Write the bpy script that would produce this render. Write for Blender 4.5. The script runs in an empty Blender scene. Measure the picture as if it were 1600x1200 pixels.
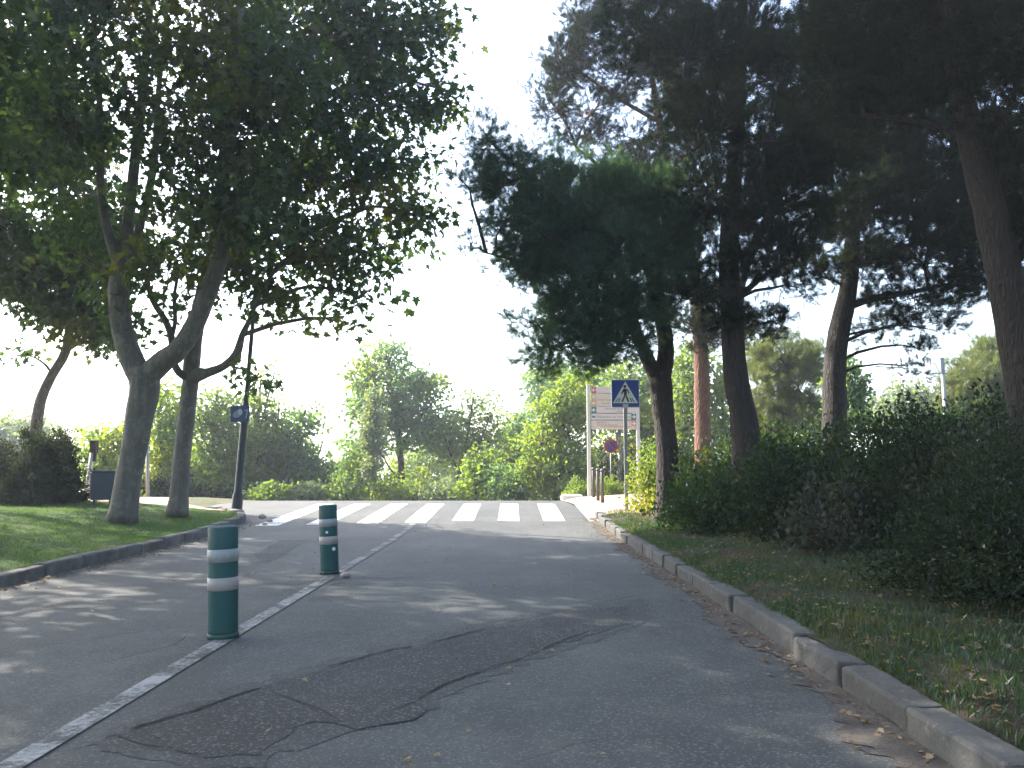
import bpy, math, random
import numpy as np
from mathutils import Vector, Matrix

random.seed(7)
RNG = np.random.default_rng(11)
S = bpy.context.scene
COL = S.collection
PI = math.pi

# ------------------------------------------------------------------ camera geometry
F = 1256.0                       # focal length in pixels of a 1600 wide frame
PITCH = math.atan(133.0 / F)
CAM_H = 1.145
CP, SP = math.cos(PITCH), math.sin(PITCH)

def at(px, py, D):
    """point of the place seen at a pixel, at distance D along the road"""
    x, z = (px - 800.0) / F, -(py - 600.0) / F
    dy, dz = CP - SP * z, SP + CP * z
    k = D / dy
    return np.array([x * k, D, CAM_H + dz * k])

def on_plane(px, py, h=0.0):
    x, z = (px - 800.0) / F, -(py - 600.0) / F
    dy, dz = CP - SP * z, SP + CP * z
    k = (h - CAM_H) / dz
    return (x * k, dy * k)

def smooth(a, b, t):
    if np.ndim(b) == 0 and a > b: return 1 - smooth(b, a, t)
    t = np.clip((np.asarray(t, float) - a) / (b - a + 1e-9), 0, 1)
    return t * t * (3 - 2 * t)

def road_z(x, y):
    """long profile of the road: flat, up to a crest at the crossing, then down"""
    y = np.asarray(y, float)
    z = np.interp(y, [-50, 13.0, 15.0, 16.5, 18.5, 20.5, 21.7, 23, 30, 50, 70, 400],
                  [0, 0, .035, .094, .185, .262, .275, .255, -.15, -1.25, -1.8, -2.5])
    return z

def kerb_left(y):
    return np.interp(y, [-10, 6, 8, 10, 14, 16.3, 17.3, 18.0, 18.4], [-4.95, -4.98, -5.0, -5.05, -5.2, -5.36, -5.7, -6.4, -7.4])

def lawn_z(x, y):
    d = kerb_left(np.minimum(y, 16.3)) - x
    return road_z(x, y) * .6 + .12 + .23 * smooth(.2, 3.5, d) + .12 * smooth(4, 12, d)

def verge_z(x, y):
    d = np.asarray(x, float) - 1.9
    return road_z(x, y) + .122 + .06 * smooth(-.03, .30, d) + .28 * smooth(.6, 3.2, d) + .4 * smooth(3, 8, d)

# ------------------------------------------------------------------ mesh builders
def link_mesh(name, me, mat, parent=None):
    o = bpy.data.objects.new(name, me)
    COL.objects.link(o)
    for m in (mat if isinstance(mat, (list, tuple)) else [mat]):
        me.materials.append(m)
    if parent is not None:
        o.parent = parent
    return o

def raw_mesh(name, V, loops, starts, totals, mats=None, smooth_shade=False):
    me = bpy.data.meshes.new(name)
    V = np.ascontiguousarray(V, np.float32)
    me.vertices.add(len(V)); me.vertices.foreach_set('co', V.ravel())
    me.loops.add(len(loops)); me.loops.foreach_set('vertex_index', np.asarray(loops, np.int32))
    me.polygons.add(len(starts))
    me.polygons.foreach_set('loop_start', np.asarray(starts, np.int32))
    me.polygons.foreach_set('loop_total', np.asarray(totals, np.int32))
    if mats is not None:
        me.polygons.foreach_set('material_index', np.asarray(mats, np.int32))
    me.polygons.foreach_set('use_smooth', np.full(len(starts), smooth_shade, bool))
    me.update(calc_edges=True)
    return me

class MB:
    def __init__(s):
        s.V = []; s.F = []; s.M = []; s.mi = 0
    def add(s, vs, fs):
        b = len(s.V)
        s.V.extend([tuple(v) for v in vs])
        for f in fs:
            s.F.append([i + b for i in f]); s.M.append(s.mi)
    def box(s, c, d, rot=None, taper=1.0):
        x, y, z = d[0] / 2, d[1] / 2, d[2] / 2
        vs = [(-x, -y, -z), (x, -y, -z), (x, y, -z), (-x, y, -z), (-x * taper, -y * taper, z), (x * taper, -y * taper, z), (x * taper, y * taper, z), (-x * taper, y * taper, z)]
        m = rot if rot is not None else Matrix.Identity(3)
        vs = [m @ Vector(v) + Vector(c) for v in vs]
        s.add(vs, [(0, 3, 2, 1), (4, 5, 6, 7), (0, 1, 5, 4), (1, 2, 6, 5), (2, 3, 7, 6), (3, 0, 4, 7)])
    def lathe(s, prof, n=24, c=(0, 0, 0)):
        vs = []
        for r, z in prof:
            for k in range(n):
                a = 2 * PI * k / n
                vs.append((c[0] + r * math.cos(a), c[1] + r * math.sin(a), c[2] + z))
        fs = []
        for i in range(len(prof) - 1):
            for k in range(n):
                k2 = (k + 1) % n
                fs.append((i * n + k, i * n + k2, (i + 1) * n + k2, (i + 1) * n + k))
        fs.append(tuple(range(n))[::-1]); fs.append(tuple((len(prof) - 1) * n + k for k in range(n)))
        s.add(vs, fs)
    def tube(s, pts, rad, n=8, wob=0.0, cap=True):
        pts = [Vector(p) for p in pts]
        t0 = (pts[1] - pts[0]).normalized()
        ref = Vector((0, 1, 0)) if abs(t0.y) < .8 else Vector((1, 0, 0))
        u = t0.cross(ref).normalized()
        vs = []
        for i, p in enumerate(pts):
            t = (pts[min(i + 1, len(pts) - 1)] - pts[max(i - 1, 0)]).normalized()
            u = (u - t * u.dot(t)).normalized(); w = t.cross(u)
            for k in range(n):
                a = 2 * PI * k / n
                r = rad[i] * (1 + (wob * random.uniform(-1, 1) if wob else 0))
                vs.append(p + u * (r * math.cos(a)) + w * (r * math.sin(a)))
        fs = []
        for i in range(len(pts) - 1):
            for k in range(n):
                k2 = (k + 1) % n
                fs.append((i * n + k, i * n + k2, (i + 1) * n + k2, (i + 1) * n + k))
        if cap:
            fs.append(tuple(range(n))[::-1]); fs.append(tuple((len(pts) - 1) * n + k for k in range(n)))
        s.add(vs, fs)
    def prism(s, poly, y0, y1):
        """polygon given in x,z extruded along y (y0 is the side towards the viewer)"""
        n = len(poly)
        vs = [(x, y0, z) for x, z in poly] + [(x, y1, z) for x, z in poly]
        fs = [tuple(range(n)), tuple(range(2 * n - 1, n - 1, -1))]
        for k in range(n):
            k2 = (k + 1) % n
            fs.append((k, k + n, k2 + n, k2))
        s.add(vs, fs)
    def build(s, name, mat, parent=None, smooth_shade=False, bevel=0.0):
        loops = [i for f in s.F for i in f]
        tot = [len(f) for f in s.F]
        st = np.concatenate([[0], np.cumsum(tot)[:-1]]) if tot else []
        me = raw_mesh(name, np.array(s.V), loops, st, tot, s.M, smooth_shade)
        o = link_mesh(name, me, mat, parent)
        if bevel:
            b = o.modifiers.new('bevel', 'BEVEL'); b.width = bevel; b.segments = 2; b.limit_method = 'ANGLE'
        return o

def grid_sheet(name, us, fn, vs, mat, smooth_shade=True):
    """sheet over u (across) and v (along); fn(u, v) -> x, y, z arrays"""
    U, Vv = np.meshgrid(us, vs)
    X, Y, Z = fn(U, Vv)
    P = np.stack([X, Y, Z], -1).reshape(-1, 3)
    nu, nv = len(us), len(vs)
    i, j = np.meshgrid(np.arange(nu - 1), np.arange(nv - 1))
    a = (j * nu + i).ravel()
    q = np.stack([a, a + 1, a + nu + 1, a + nu], -1)
    me = raw_mesh(name, P, q.ravel(), np.arange(len(q)) * 4, np.full(len(q), 4), None, smooth_shade)
    return link_mesh(name, me, mat)

def scatter(tv, tf, P, R, sc):
    """copies of one small template (verts, faces) at P with rotation R and size sc, as raw arrays"""
    tv = np.asarray(tv, float); k = len(tv); n = len(P)
    W = np.einsum('nij,kj->nki', R, tv) * np.asarray(sc).reshape(n, 1, -1) + P[:, None, :]
    lo = np.concatenate([np.array(f) for f in tf]); tt = np.array([len(f) for f in tf])
    loops = (lo[None, :] + (np.arange(n) * k)[:, None]).ravel()
    tot = np.tile(tt, n)
    return W.reshape(-1, 3), loops, tot

def scatter_mesh(name, chunks, mat, parent=None):
    V = []; L = []; T = []; M = []; b = 0
    for i, (v, l, t) in enumerate(chunks):
        V.append(v); L.append(l + b); T.append(t); M.append(np.full(len(t), i if isinstance(mat, (list, tuple)) else 0)); b += len(v)
    V = np.concatenate(V); L = np.concatenate(L); T = np.concatenate(T)
    st = np.concatenate([[0], np.cumsum(T)[:-1]])
    return link_mesh(name, raw_mesh(name, V, L, st, T, np.concatenate(M)), mat, parent)

def frames(N, spin=None):
    """rotation matrices whose Y axis is N, spun at random about it"""
    n = len(N)
    Yv = N / np.linalg.norm(N, axis=1, keepdims=True)
    A = RNG.normal(size=(n, 3))
    Xv = np.cross(Yv, A); Xv /= np.linalg.norm(Xv, axis=1, keepdims=True)
    return np.stack([Xv, Yv, np.cross(Xv, Yv)], -1)

def unit(n):
    v = RNG.normal(size=(n, 3))
    return v / np.linalg.norm(v, axis=1, keepdims=True)

# ------------------------------------------------------------------ tags
def tag(o, label=None, cat=None, group=None, kind=None):
    if label: o['label'] = label
    if cat: o['category'] = cat
    if group: o['group'] = group
    if kind: o['kind'] = kind
    return o

def empty(name, loc, label, cat, group=None, rot=(0, 0, 0)):
    o = bpy.data.objects.new(name, None)
    COL.objects.link(o); o.location = loc; o.rotation_euler = rot
    o.empty_display_size = .2
    return tag(o, label, cat, group)

# ------------------------------------------------------------------ materials
class NT:
    def __init__(s, name):
        s.m = bpy.data.materials.new(name); s.m.use_nodes = True
        s.t = s.m.node_tree; s.n = s.t.nodes; s.n.clear()
        s.out = s.n.new('ShaderNodeOutputMaterial')
    def new(s, typ, **kw):
        nd = s.n.new(typ)
        for k, v in kw.items():
            if k in nd.bl_rna.properties and k not in ('inputs',):
                setattr(nd, k, v)
        return nd
    def put(s, sock, v):
        if hasattr(v, 'is_output'): s.t.links.new(v, sock)
        else: sock.default_value = v
    def noise(s, vec, scale, detail=4, rough=.6, dist=0):
        nd = s.new('ShaderNodeTexNoise')
        nd.inputs['Scale'].default_value = scale; nd.inputs['Detail'].default_value = detail
        nd.inputs['Roughness'].default_value = rough; nd.inputs['Distortion'].default_value = dist
        if vec is not None: s.t.links.new(vec, nd.inputs['Vector'])
        return nd.outputs['Fac']
    def voro(s, vec, scale, feature='F1', out='Distance', rnd=1.0):
        nd = s.new('ShaderNodeTexVoronoi'); nd.feature = feature
        nd.inputs['Scale'].default_value = scale; nd.inputs['Randomness'].default_value = rnd
        if vec is not None: s.t.links.new(vec, nd.inputs['Vector'])
        return nd.outputs[out]
    def ramp(s, fac, stops):
        nd = s.new('ShaderNodeValToRGB'); e = nd.color_ramp.elements
        while len(e) < len(stops): e.new(.5)
        for i, (p, c) in enumerate(stops):
            e[i].position = p
            e[i].color = (c, c, c, 1) if not isinstance(c, (tuple, list)) else tuple(c) + (1,)
        s.t.links.new(fac, nd.inputs[0])
        return nd.outputs[0]
    def mix(s, fac, a, b, mode='MIX'):
        nd = s.new('ShaderNodeMix'); nd.data_type = 'RGBA'; nd.blend_type = mode
        s.put(nd.inputs[0], fac)
        for sock, v in ((nd.inputs[6], a), (nd.inputs[7], b)):
            s.put(sock, v if hasattr(v, 'is_output') else tuple(v) + (1,))
        return nd.outputs[2]
    def math(s, op, a, b=0.0):
        nd = s.new('ShaderNodeMath'); nd.operation = op
        s.put(nd.inputs[0], a); s.put(nd.inputs[1], b)
        return nd.outputs[0]
    def coord(s, which='Object', scale=None):
        c = s.new('ShaderNodeTexCoord').outputs[which]
        if scale:
            mp = s.new('ShaderNodeMapping'); mp.inputs['Scale'].default_value = scale
            s.t.links.new(c, mp.inputs['Vector']); c = mp.outputs[0]
        return c
    def pos(s):
        return s.new('ShaderNodeNewGeometry').outputs['Position']
    def bump(s, h, strength=.3, dist=.02):
        nd = s.new('ShaderNodeBump'); nd.inputs['Strength'].default_value = strength; nd.inputs['Distance'].default_value = dist
        s.t.links.new(h, nd.inputs['Height'])
        return nd.outputs[0]
    def principled(s, col, rough=.8, bump=None, metal=0.0, spec=.5):
        b = s.new('ShaderNodeBsdfPrincipled')
        s.put(b.inputs['Base Color'], col if hasattr(col, 'is_output') else tuple(col) + (1,))
        s.put(b.inputs['Roughness'], rough)
        b.inputs['Metallic'].default_value = metal
        b.inputs['Specular IOR Level'].default_value = spec
        if bump is not None: s.t.links.new(bump, b.inputs['Normal'])
        s.t.links.new(b.outputs[0], s.out.inputs[0])
        return s.m

def paint(name, col, rough=.5, metal=0.0, wear=.25, dirt=(.12, .10, .08), scale=9):
    t = NT(name); p = t.coord()
    f = t.ramp(t.noise(p, scale, 6, .7), [(.45, 0.0), (.8, wear)])
    c = t.mix(f, col, dirt)
    g = t.noise(p, scale * 5, 4)
    return t.principled(c, t.math('ADD', t.math('MULTIPLY', g, .25), rough - .12), t.bump(g, .06, .004), metal)

def leaf_mat(name, dark, light, trans=.45, gloss=.05, yellow=None, hue_scale=.8):
    """leaf: diffuse front, light shining through it, a little gloss; each leaf its own tint"""
    t = NT(name)
    g = t.new('ShaderNodeNewGeometry')
    r = g.outputs['Random Per Island']
    c = t.ramp(r, [(0, dark), (.6, tuple((a + b) / 2 for a, b in zip(dark, light))), (1, light)])
    if yellow:
        n = t.ramp(t.noise(t.pos(), hue_scale, 3), [(.52, 0.0), (.7, .75)])
        c = t.mix(n, c, yellow)
    d = t.new('ShaderNodeBsdfDiffuse'); t.put(d.inputs[0], c)
    tr = t.new('ShaderNodeBsdfTranslucent')
    t.put(tr.inputs[0], t.mix(1.0, c, (2.3, 2.1, .75), 'MULTIPLY'))
    mx = t.new('ShaderNodeMixShader'); mx.inputs[0].default_value = trans
    t.t.links.new(d.outputs[0], mx.inputs[1]); t.t.links.new(tr.outputs[0], mx.inputs[2])
    gl = t.new('ShaderNodeBsdfGlossy'); gl.inputs['Roughness'].default_value = .45
    gl.inputs[0].default_value = (.8, .9, 1, 1)
    m2 = t.new('ShaderNodeMixShader'); m2.inputs[0].default_value = gloss
    t.t.links.new(mx.outputs[0], m2.inputs[1]); t.t.links.new(gl.outputs[0], m2.inputs[2])
    t.t.links.new(m2.outputs[0], t.out.inputs[0])
    return t.m

def bark_mat(name, c1, c2, c3, sx=14, sz=3.2, strength=.7, flake=False):
    t = NT(name); p = t.coord('Object', (1, 1, sz / sx))
    n = t.noise(p, sx * .6, 6, .65, .6)
    wn = t.new('ShaderNodeTexNoise'); wn.inputs['Scale'].default_value = sx * .8; wn.inputs['Detail'].default_value = 4
    t.t.links.new(p, wn.inputs['Vector'])
    wm = t.new('ShaderNodeMix'); wm.data_type = 'VECTOR'; wm.inputs[0].default_value = .06
    t.t.links.new(p, wm.inputs[4]); t.t.links.new(wn.outputs['Color'], wm.inputs[5])
    v = t.voro(wm.outputs[1], sx, 'DISTANCE_TO_EDGE')
    fur = t.ramp(v, [(0, 0.0), (.28, 1.0)])
    c = t.mix(t.ramp(n, [(.35, 0.0), (.65, 1.0)]), c1, c2)
    if flake:
        q = t.coord('Object', (1, 1, .55))
        pl = t.ramp(t.noise(q, 9, 5, .65, .8), [(.50, 0.0), (.60, 1.0)])
        c = t.mix(pl, c, c3); h = t.math('ADD', t.math('MULTIPLY', pl, -.4), n)
        return t.principled(c, .85, t.bump(h, strength * .6, .02))
    c = t.mix(fur, c3, c)
    h = t.math('ADD', fur, t.math('MULTIPLY', n, .6))
    return t.principled(c, .92, t.bump(h, strength, .03))

def asphalt(name, base=(.046, .0495, .0475), light=(.079, .083, .079), paint_col=None, cracks=True, warm=0.0):
    t = NT(name); p = t.pos()
    big = t.noise(p, .55, 5, .6)
    mid = t.noise(p, 3.1, 6, .7)
    fine = t.noise(p, 190, 3, .7)
    agg = t.voro(p, 100, 'F1', 'Color')
    sep = t.new('ShaderNodeSeparateColor'); t.t.links.new(agg, sep.inputs[0])
    c = t.mix(t.ramp(big, [(.38, 0.0), (.64, 1.0)]), base, light)
    c = t.mix(t.ramp(mid, [(.45, 0.0), (.75, .45)]), c, tuple(b * .72 for b in base))
    c = t.mix(t.ramp(t.noise(p, .9, 4, .6, .5), [(.55, 0.0), (.72, .35)]), c, (.095, .086, .077))
    c = t.mix(t.ramp(sep.outputs[0], [(0, 0.0), (.80, 0.0), (.92, .55)]), c, (.17, .17, .165))
    c = t.mix(t.ramp(sep.outputs[1], [(0, .55), (.3, 0.0)]), c, (.03, .03, .032))
    c = t.mix(t.ramp(t.noise(t.coord('Object', (1, .28, 1)), 1.3, 5, .65, .4), [(.5, 0.0), (.68, .38)]), c, tuple(b * .62 for b in base))
    c = t.mix(t.ramp(t.noise(p, 1.9, 7, .75), [(.56, 0.0), (.70, .35)]), c, tuple(b * 1.45 for b in light))
    h = t.math('ADD', t.math('MULTIPLY', fine, .6), t.math('MULTIPLY', sep.outputs[0], .5))
    if cracks:
        w = t.new('ShaderNodeMix'); w.data_type = 'VECTOR'; w.inputs[0].default_value = .1
        nn = t.new('ShaderNodeTexNoise'); nn.inputs['Scale'].default_value = 2.2; nn.inputs['Detail'].default_value = 5
        t.t.links.new(p, nn.inputs['Vector'])
        t.t.links.new(p, w.inputs[4]); t.t.links.new(nn.outputs['Color'], w.inputs[5])
        e = t.voro(w.outputs[1], 1.05, 'DISTANCE_TO_EDGE')
        e2 = t.voro(w.outputs[1], 3.4, 'DISTANCE_TO_EDGE')
        k = t.math('MULTIPLY', t.ramp(e, [(0, 1.0), (.012, 0.0)]), t.ramp(t.noise(p, .45, 2), [(.54, 0.0), (.62, .6)]))
        k2 = t.math('MULTIPLY', t.ramp(e2, [(0, 1.0), (.03, 0.0)]), t.ramp(t.noise(p, .35, 3), [(.62, 0.0), (.72, .5)]))
        k = t.math('MAXIMUM', k, k2)
        c = t.mix(k, c, (.022, .022, .022))
        h = t.math('SUBTRACT', h, t.math('MULTIPLY', k, 2.5))
    if paint_col:
        lo, hi = paint_col[3], paint_col[4]
        wv = t.math('ADD', t.math('MULTIPLY', t.noise(p, 3.2, 4, .6), .55), t.math('MULTIPLY', t.noise(p, 34, 5, .75), .45))
        msk = t.ramp(wv, [(lo, 0.0), (hi, 1.0)])
        pc = t.mix(t.noise(p, 22, 4), tuple(v * .8 for v in paint_col[:3]), paint_col[:3])
        c = t.mix(msk, c, pc)
    return t.principled(c, .78, t.bump(h, .55, .006), 0, .35)

def soil_mat(name, a, b, g=None, gs=1.1, lo=.45, hi=.6):
    t = NT(name); p = t.pos()
    c = t.mix(t.ramp(t.noise(p, 5, 6, .7), [(.35, 0.0), (.65, 1.0)]), a, b)
    c = t.mix(t.ramp(t.voro(p, 60, 'F1', 'Distance'), [(.1, .6), (.45, 0.0)]), c, tuple(x * .55 for x in a))
    if g: c = t.mix(t.ramp(t.noise(p, gs, 5, .65), [(lo, 0.0), (hi, .85)]), c, g)
    h = t.math('ADD', t.noise(p, 40, 6, .7), t.noise(p, 7, 4))
    return t.principled(c, .95, t.bump(h, .8, .03), 0, .2)

M = {}
M['asphalt'] = asphalt('asphalt')
M['patch'] = asphalt('asphalt_patch', (.018, .0195, .0192), (.028, .030, .0295))
M['patch_soft'] = asphalt('asphalt_patch_soft', (.033, .0348, .034), (.054, .0565, .0545))
M['patch_smooth'] = asphalt('asphalt_patch_smooth', (.025, .025, .025), (.032, .032, .031), cracks=False)
M['worn_paint'] = asphalt('worn_line_paint', paint_col=(.34, .34, .325, .45, .56))
M['stripe_paint'] = asphalt('stripe_paint', paint_col=(.74, .74, .72, .38, .50))
M['faint_paint'] = asphalt('faint_paint', paint_col=(.33, .32, .30, .46, .62))
M['crack'] = NT('crack_tar').principled((.017, .017, .018), .9, None, 0, .2)
M['soil'] = soil_mat('verge_soil', (.04, .031, .024), (.075, .06, .045), (.032, .042, .018))
M['ground'] = soil_mat('ground_soil', (.09, .075, .05), (.16, .13, .09), (.05, .08, .025), .3)
M['lawn'] = soil_mat('lawn_soil', (.035, .06, .014), (.055, .095, .02), (.03, .07, .014), 2.0)
M['bank'] = soil_mat('gutter_soil', (.075, .066, .058), (.125, .11, .095))
t = NT('paving'); p = t.pos()
br = t.new('ShaderNodeTexBrick'); br.inputs['Scale'].default_value = 2.4
br.inputs['Color1'].default_value = (.36, .235, .175, 1); br.inputs['Color2'].default_value = (.40, .27, .21, 1); br.inputs['Mortar'].default_value = (.22, .17, .14, 1)
br.inputs['Mortar Size'].default_value = .015
t.t.links.new(p, br.inputs['Vector'])
c = t.mix(t.ramp(t.noise(p, 1.6, 5, .65), [(.45, 0.0), (.7, .8)]), br.outputs[0], (.30, .21, .14))
M['paving'] = t.principled(c, .9, t.bump(t.noise(p, 50, 4), .4, .01))
t = NT('concrete_kerb'); p = t.pos()
c = t.mix(t.ramp(t.noise(p, 4, 6, .7), [(.35, 0.0), (.7, 1.0)]), (.062, .062, .059), (.108, .106, .10))
c = t.mix(t.ramp(t.noise(p, 1.3, 4, .6), [(.45, 0.0), (.62, .8)]), c, (.07, .065, .058))
c = t.mix(t.ramp(t.noise(p, 9, 6, .8), [(.5, 0.0), (.62, .75)]), c, (.055, .055, .045))
c = t.mix(t.ramp(t.noise(p, 14, 5, .8), [(.58, 0.0), (.66, .5)]), c, (.20, .195, .18))
c = t.mix(t.ramp(t.voro(p, 90), [(.08, .7), (.3, 0.0)]), c, (.08, .078, .072))
M['kerb'] = t.principled(c, .9, t.bump(t.noise(p, 55, 6, .75), .7, .012))
t = NT('old_kerb'); p = t.pos()
c = t.mix(t.ramp(t.noise(p, 2.5, 6, .7), [(.35, 0.0), (.65, 1.0)]), (.12, .116, .108), (.20, .195, .18))
c = t.mix(t.ramp(t.noise(p, 1.1, 5, .7), [(.45, 0.0), (.6, .8)]), c, (.075, .062, .048))
M['kerb_old'] = t.principled(c, .92, t.bump(t.noise(p, 40, 6, .75), .8, .02))
M['white_kerb'] = paint('white_kerb_paint', (.72, .72, .70), .7, wear=.35)

M['leaf_plane'] = leaf_mat('plane_leaf', (.017, .041, .020), (.043, .076, .029), .48, .02, (.10, .105, .02), .5)
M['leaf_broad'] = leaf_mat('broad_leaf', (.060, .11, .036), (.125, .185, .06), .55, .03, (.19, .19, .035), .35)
M['leaf_yellow'] = leaf_mat('yellow_green_leaf', (.085, .15, .030), (.17, .235, .055), .55, .03, (.21, .22, .04), .5)
M['leaf_teal'] = leaf_mat('blue_green_leaf', (.060, .120, .066), (.110, .190, .098), .52, .02, (.16, .20, .05), .3)
M['leaf_silver'] = leaf_mat('silver_leaf', (.09, .13, .08), (.17, .22, .14), .45, .05)
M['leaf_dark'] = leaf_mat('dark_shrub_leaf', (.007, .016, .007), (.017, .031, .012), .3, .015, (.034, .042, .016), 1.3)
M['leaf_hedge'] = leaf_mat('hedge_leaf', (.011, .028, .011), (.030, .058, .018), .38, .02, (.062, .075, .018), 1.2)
M['leaf_grey'] = leaf_mat('grey_shrub_leaf', (.024, .032, .025), (.048, .056, .040), .3, .015)
M['leaf_bush'] = leaf_mat('round_bush_leaf', (.020, .030, .024), (.036, .048, .034), .25, .02)
M['needle'] = leaf_mat('pine_needle', (.006, .013, .008), (.014, .024, .012), .25, .01, (.036, .046, .016), .6)
M['needle_blue'] = leaf_mat('pine_needle_blue', (.028, .062, .048), (.060, .115, .074), .32, .01, (.060, .125, .048), .7)  # lighter green clump tint stands in for sunlit parts of the crown
M['needle_olive'] = leaf_mat('pine_needle_olive', (.075, .105, .032), (.14, .165, .055), .3, .04)
M['needle_dry'] = leaf_mat('pine_needle_dry', (.05, .035, .02), (.09, .06, .03), .25, .03)
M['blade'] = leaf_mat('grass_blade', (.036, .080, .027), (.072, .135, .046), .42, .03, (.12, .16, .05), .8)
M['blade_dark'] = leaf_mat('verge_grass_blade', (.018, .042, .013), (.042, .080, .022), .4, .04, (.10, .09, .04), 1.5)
M['dead_leaf'] = leaf_mat('fallen_leaf', (.10, .065, .035), (.30, .22, .13), .2, .03)
M['bark_plane'] = bark_mat('plane_bark', (.085, .080, .070), (.125, .115, .10), (.155, .148, .125), flake=True, strength=.8)
M['bark_pine'] = bark_mat('pine_bark', (.030, .024, .021), (.048, .040, .035), (.035, .027, .022), 24, 5, 1.0)
M['bark_red'] = bark_mat('red_pine_bark', (.17, .080, .052), (.23, .12, .08), (.12, .06, .038), 20, 4, .9)
M['bark_dark'] = bark_mat('dark_bark', (.038, .032, .027), (.062, .053, .045), (.02, .018, .016), 26, 6, .7)
M['bark_pale'] = bark_mat('pale_bark', (.30, .27, .23), (.42, .39, .34), (.12, .10, .08), 16, 5, .5)
M['twig_grey'] = paint('dry_twig', (.17, .15, .125), .9)

M['green_plastic'] = paint('green_plastic', (.005, .064, .062), .62, wear=.75, dirt=(.045, .072, .068), scale=7)
M['black_rubber'] = paint('dark_green_foot', (.006, .05, .042), .6)
M['band'] = paint('reflective_band', (.27, .29, .285), .5, wear=.8, dirt=(.17, .155, .14), scale=7)
M['band_pink'] = paint('reflective_band_pink', (.31, .285, .275), .5, wear=.8, dirt=(.33, .22, .19), scale=5)
M['sticker'] = paint('white_sticker', (.7, .76, .72), .5)
M['galv'] = paint('galvanised_pole', (.23, .25, .27), .5, .3, wear=.4, dirt=(.16, .15, .15))
M['blue_sign'] = paint('blue_sign_face', (.010, .055, .33), .4, wear=.1)
M['sign_white'] = paint('sign_white', (.74, .79, .80), .5, wear=.1)
M['sign_grey'] = paint('sign_border', (.42, .50, .60), .45, wear=.1)
M['sign_black'] = paint('sign_black', (.008, .02, .03), .5, wear=0)
M['sign_red'] = paint('sign_red', (.68, .03, .035), .45, wear=.15)
M['sign_blue2'] = paint('sign_blue_disc', (.04, .06, .45), .45, wear=.1)
M['board_white'] = paint('board_white', (.66, .62, .60), .5, wear=.12)
M['board_cream'] = paint('board_cream', (.62, .56, .50), .5, wear=.12)
M['post_white'] = paint('white_post', (.60, .62, .60), .5, wear=.3, dirt=(.35, .34, .3))
M['teal'] = paint('sign_teal', (.03, .17, .20), .5, wear=.1)
M['orange'] = paint('sign_orange', (.62, .34, .20), .5, wear=.1)
M['ochre'] = paint('sign_ochre', (.50, .40, .29), .5, wear=.1)
M['crimson'] = paint('sign_crimson', (.46, .05, .10), .5, wear=.1)
M['letter'] = paint('sign_letters', (.24, .22, .22), .6, wear=0)
M['bollard_brown'] = paint('brown_bollard_paint', (.085, .075, .068), .5, .2, wear=.3)
M['lamp_black'] = paint('dark_lamp_paint', (.022, .032, .036), .5, .2, wear=.3, dirt=(.06, .06, .06))
M['lamp_glass'] = paint('frosted_lamp', (.5, .5, .48), .3)
M['plate_blue'] = paint('faded_blue_plate', (.035, .06, .17), .5, wear=.35, dirt=(.08, .10, .16))
M['plate_mark'] = paint('pale_plate_mark', (.22, .28, .36), .5, wear=.2)
M['bin_blue'] = paint('bin_blue', (.03, .05, .085), .5, wear=.3, dirt=(.06, .07, .09))
M['bin_side'] = paint('bin_side_grey', (.075, .095, .13), .5, wear=.3)
M['brown_box'] = paint('brown_box', (.045, .038, .032), .7)
M['pole_grey'] = paint('pale_grey_pole', (.36, .36, .34), .6, .1)
M['stone'] = paint('dark_stone', (.30, .26, .235), .9)

# ------------------------------------------------------------------ ground, road, lawn, verge
def axis(fine, lim, mid):
    a = list(fine)
    s = a[1] - a[0]
    while a[-1] < lim: s *= 1.35; a.append(a[-1] + s)
    s = fine[1] - fine[0]
    b = [a[0]]
    while b[-1] > -lim: s *= 1.35; b.append(b[-1] - s)
    return np.array(b[:0:-1] + a)

def ground_fn(U, V):
    z = road_z(U, V)
    r = smooth(2.2, 5, U) * smooth(60, 30, V)
    z = z + r * (.30 + .4 * smooth(5, 10, U)) - .09
    l = smooth(-6, -9, U) * smooth(40, 20, V)
    z = z + l * .16
    z = z + .12 * np.sin(U * .31 + 1.3) * np.sin(V * .23) * smooth(8, 25, np.hypot(U, V - 10))
    return U, V, z
g = grid_sheet('ground', axis(np.arange(-16, 16.1, .8), 420, 0), ground_fn, axis(np.arange(-8, 40.1, .8), 420, 0), M['ground'])
tag(g, kind='structure')

# road: u in 0..1 between the kerbs, opening out into the cross road beyond the crossing
rv = np.concatenate([np.arange(-9, 13, .5), np.arange(13, 27.01, .25)])
def road_fn(U, V):
    left = np.where(V < 18.4, kerb_left(V), np.interp(V, [18.4, 20.2, 21.0], [-7.4, -8.5, -40]))
    right = np.interp(V, [-9, 17.2, 19, 21.2, 22.2, 22.6], [1.75, 1.75, 1.65, 1.45, 1.5, 40])
    X = left + (right - left) * U
    return X, V, road_z(X, V)
tag(grid_sheet('road', np.linspace(0, 1, 41), road_fn, rv, M['asphalt']), kind='structure')

lawn_v = np.concatenate([np.arange(-9, 16, .5), np.linspace(16, 17.6, 9)])
def lawn_fn(U, V):
    e = kerb_left(V) - .13
    X = e - U * (24 + e)
    return X, V, lawn_z(X, V)
tag(grid_sheet('lawn', np.linspace(0, 1, 40) ** 1.8, lawn_fn, lawn_v, M['lawn']), kind='structure')

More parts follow.
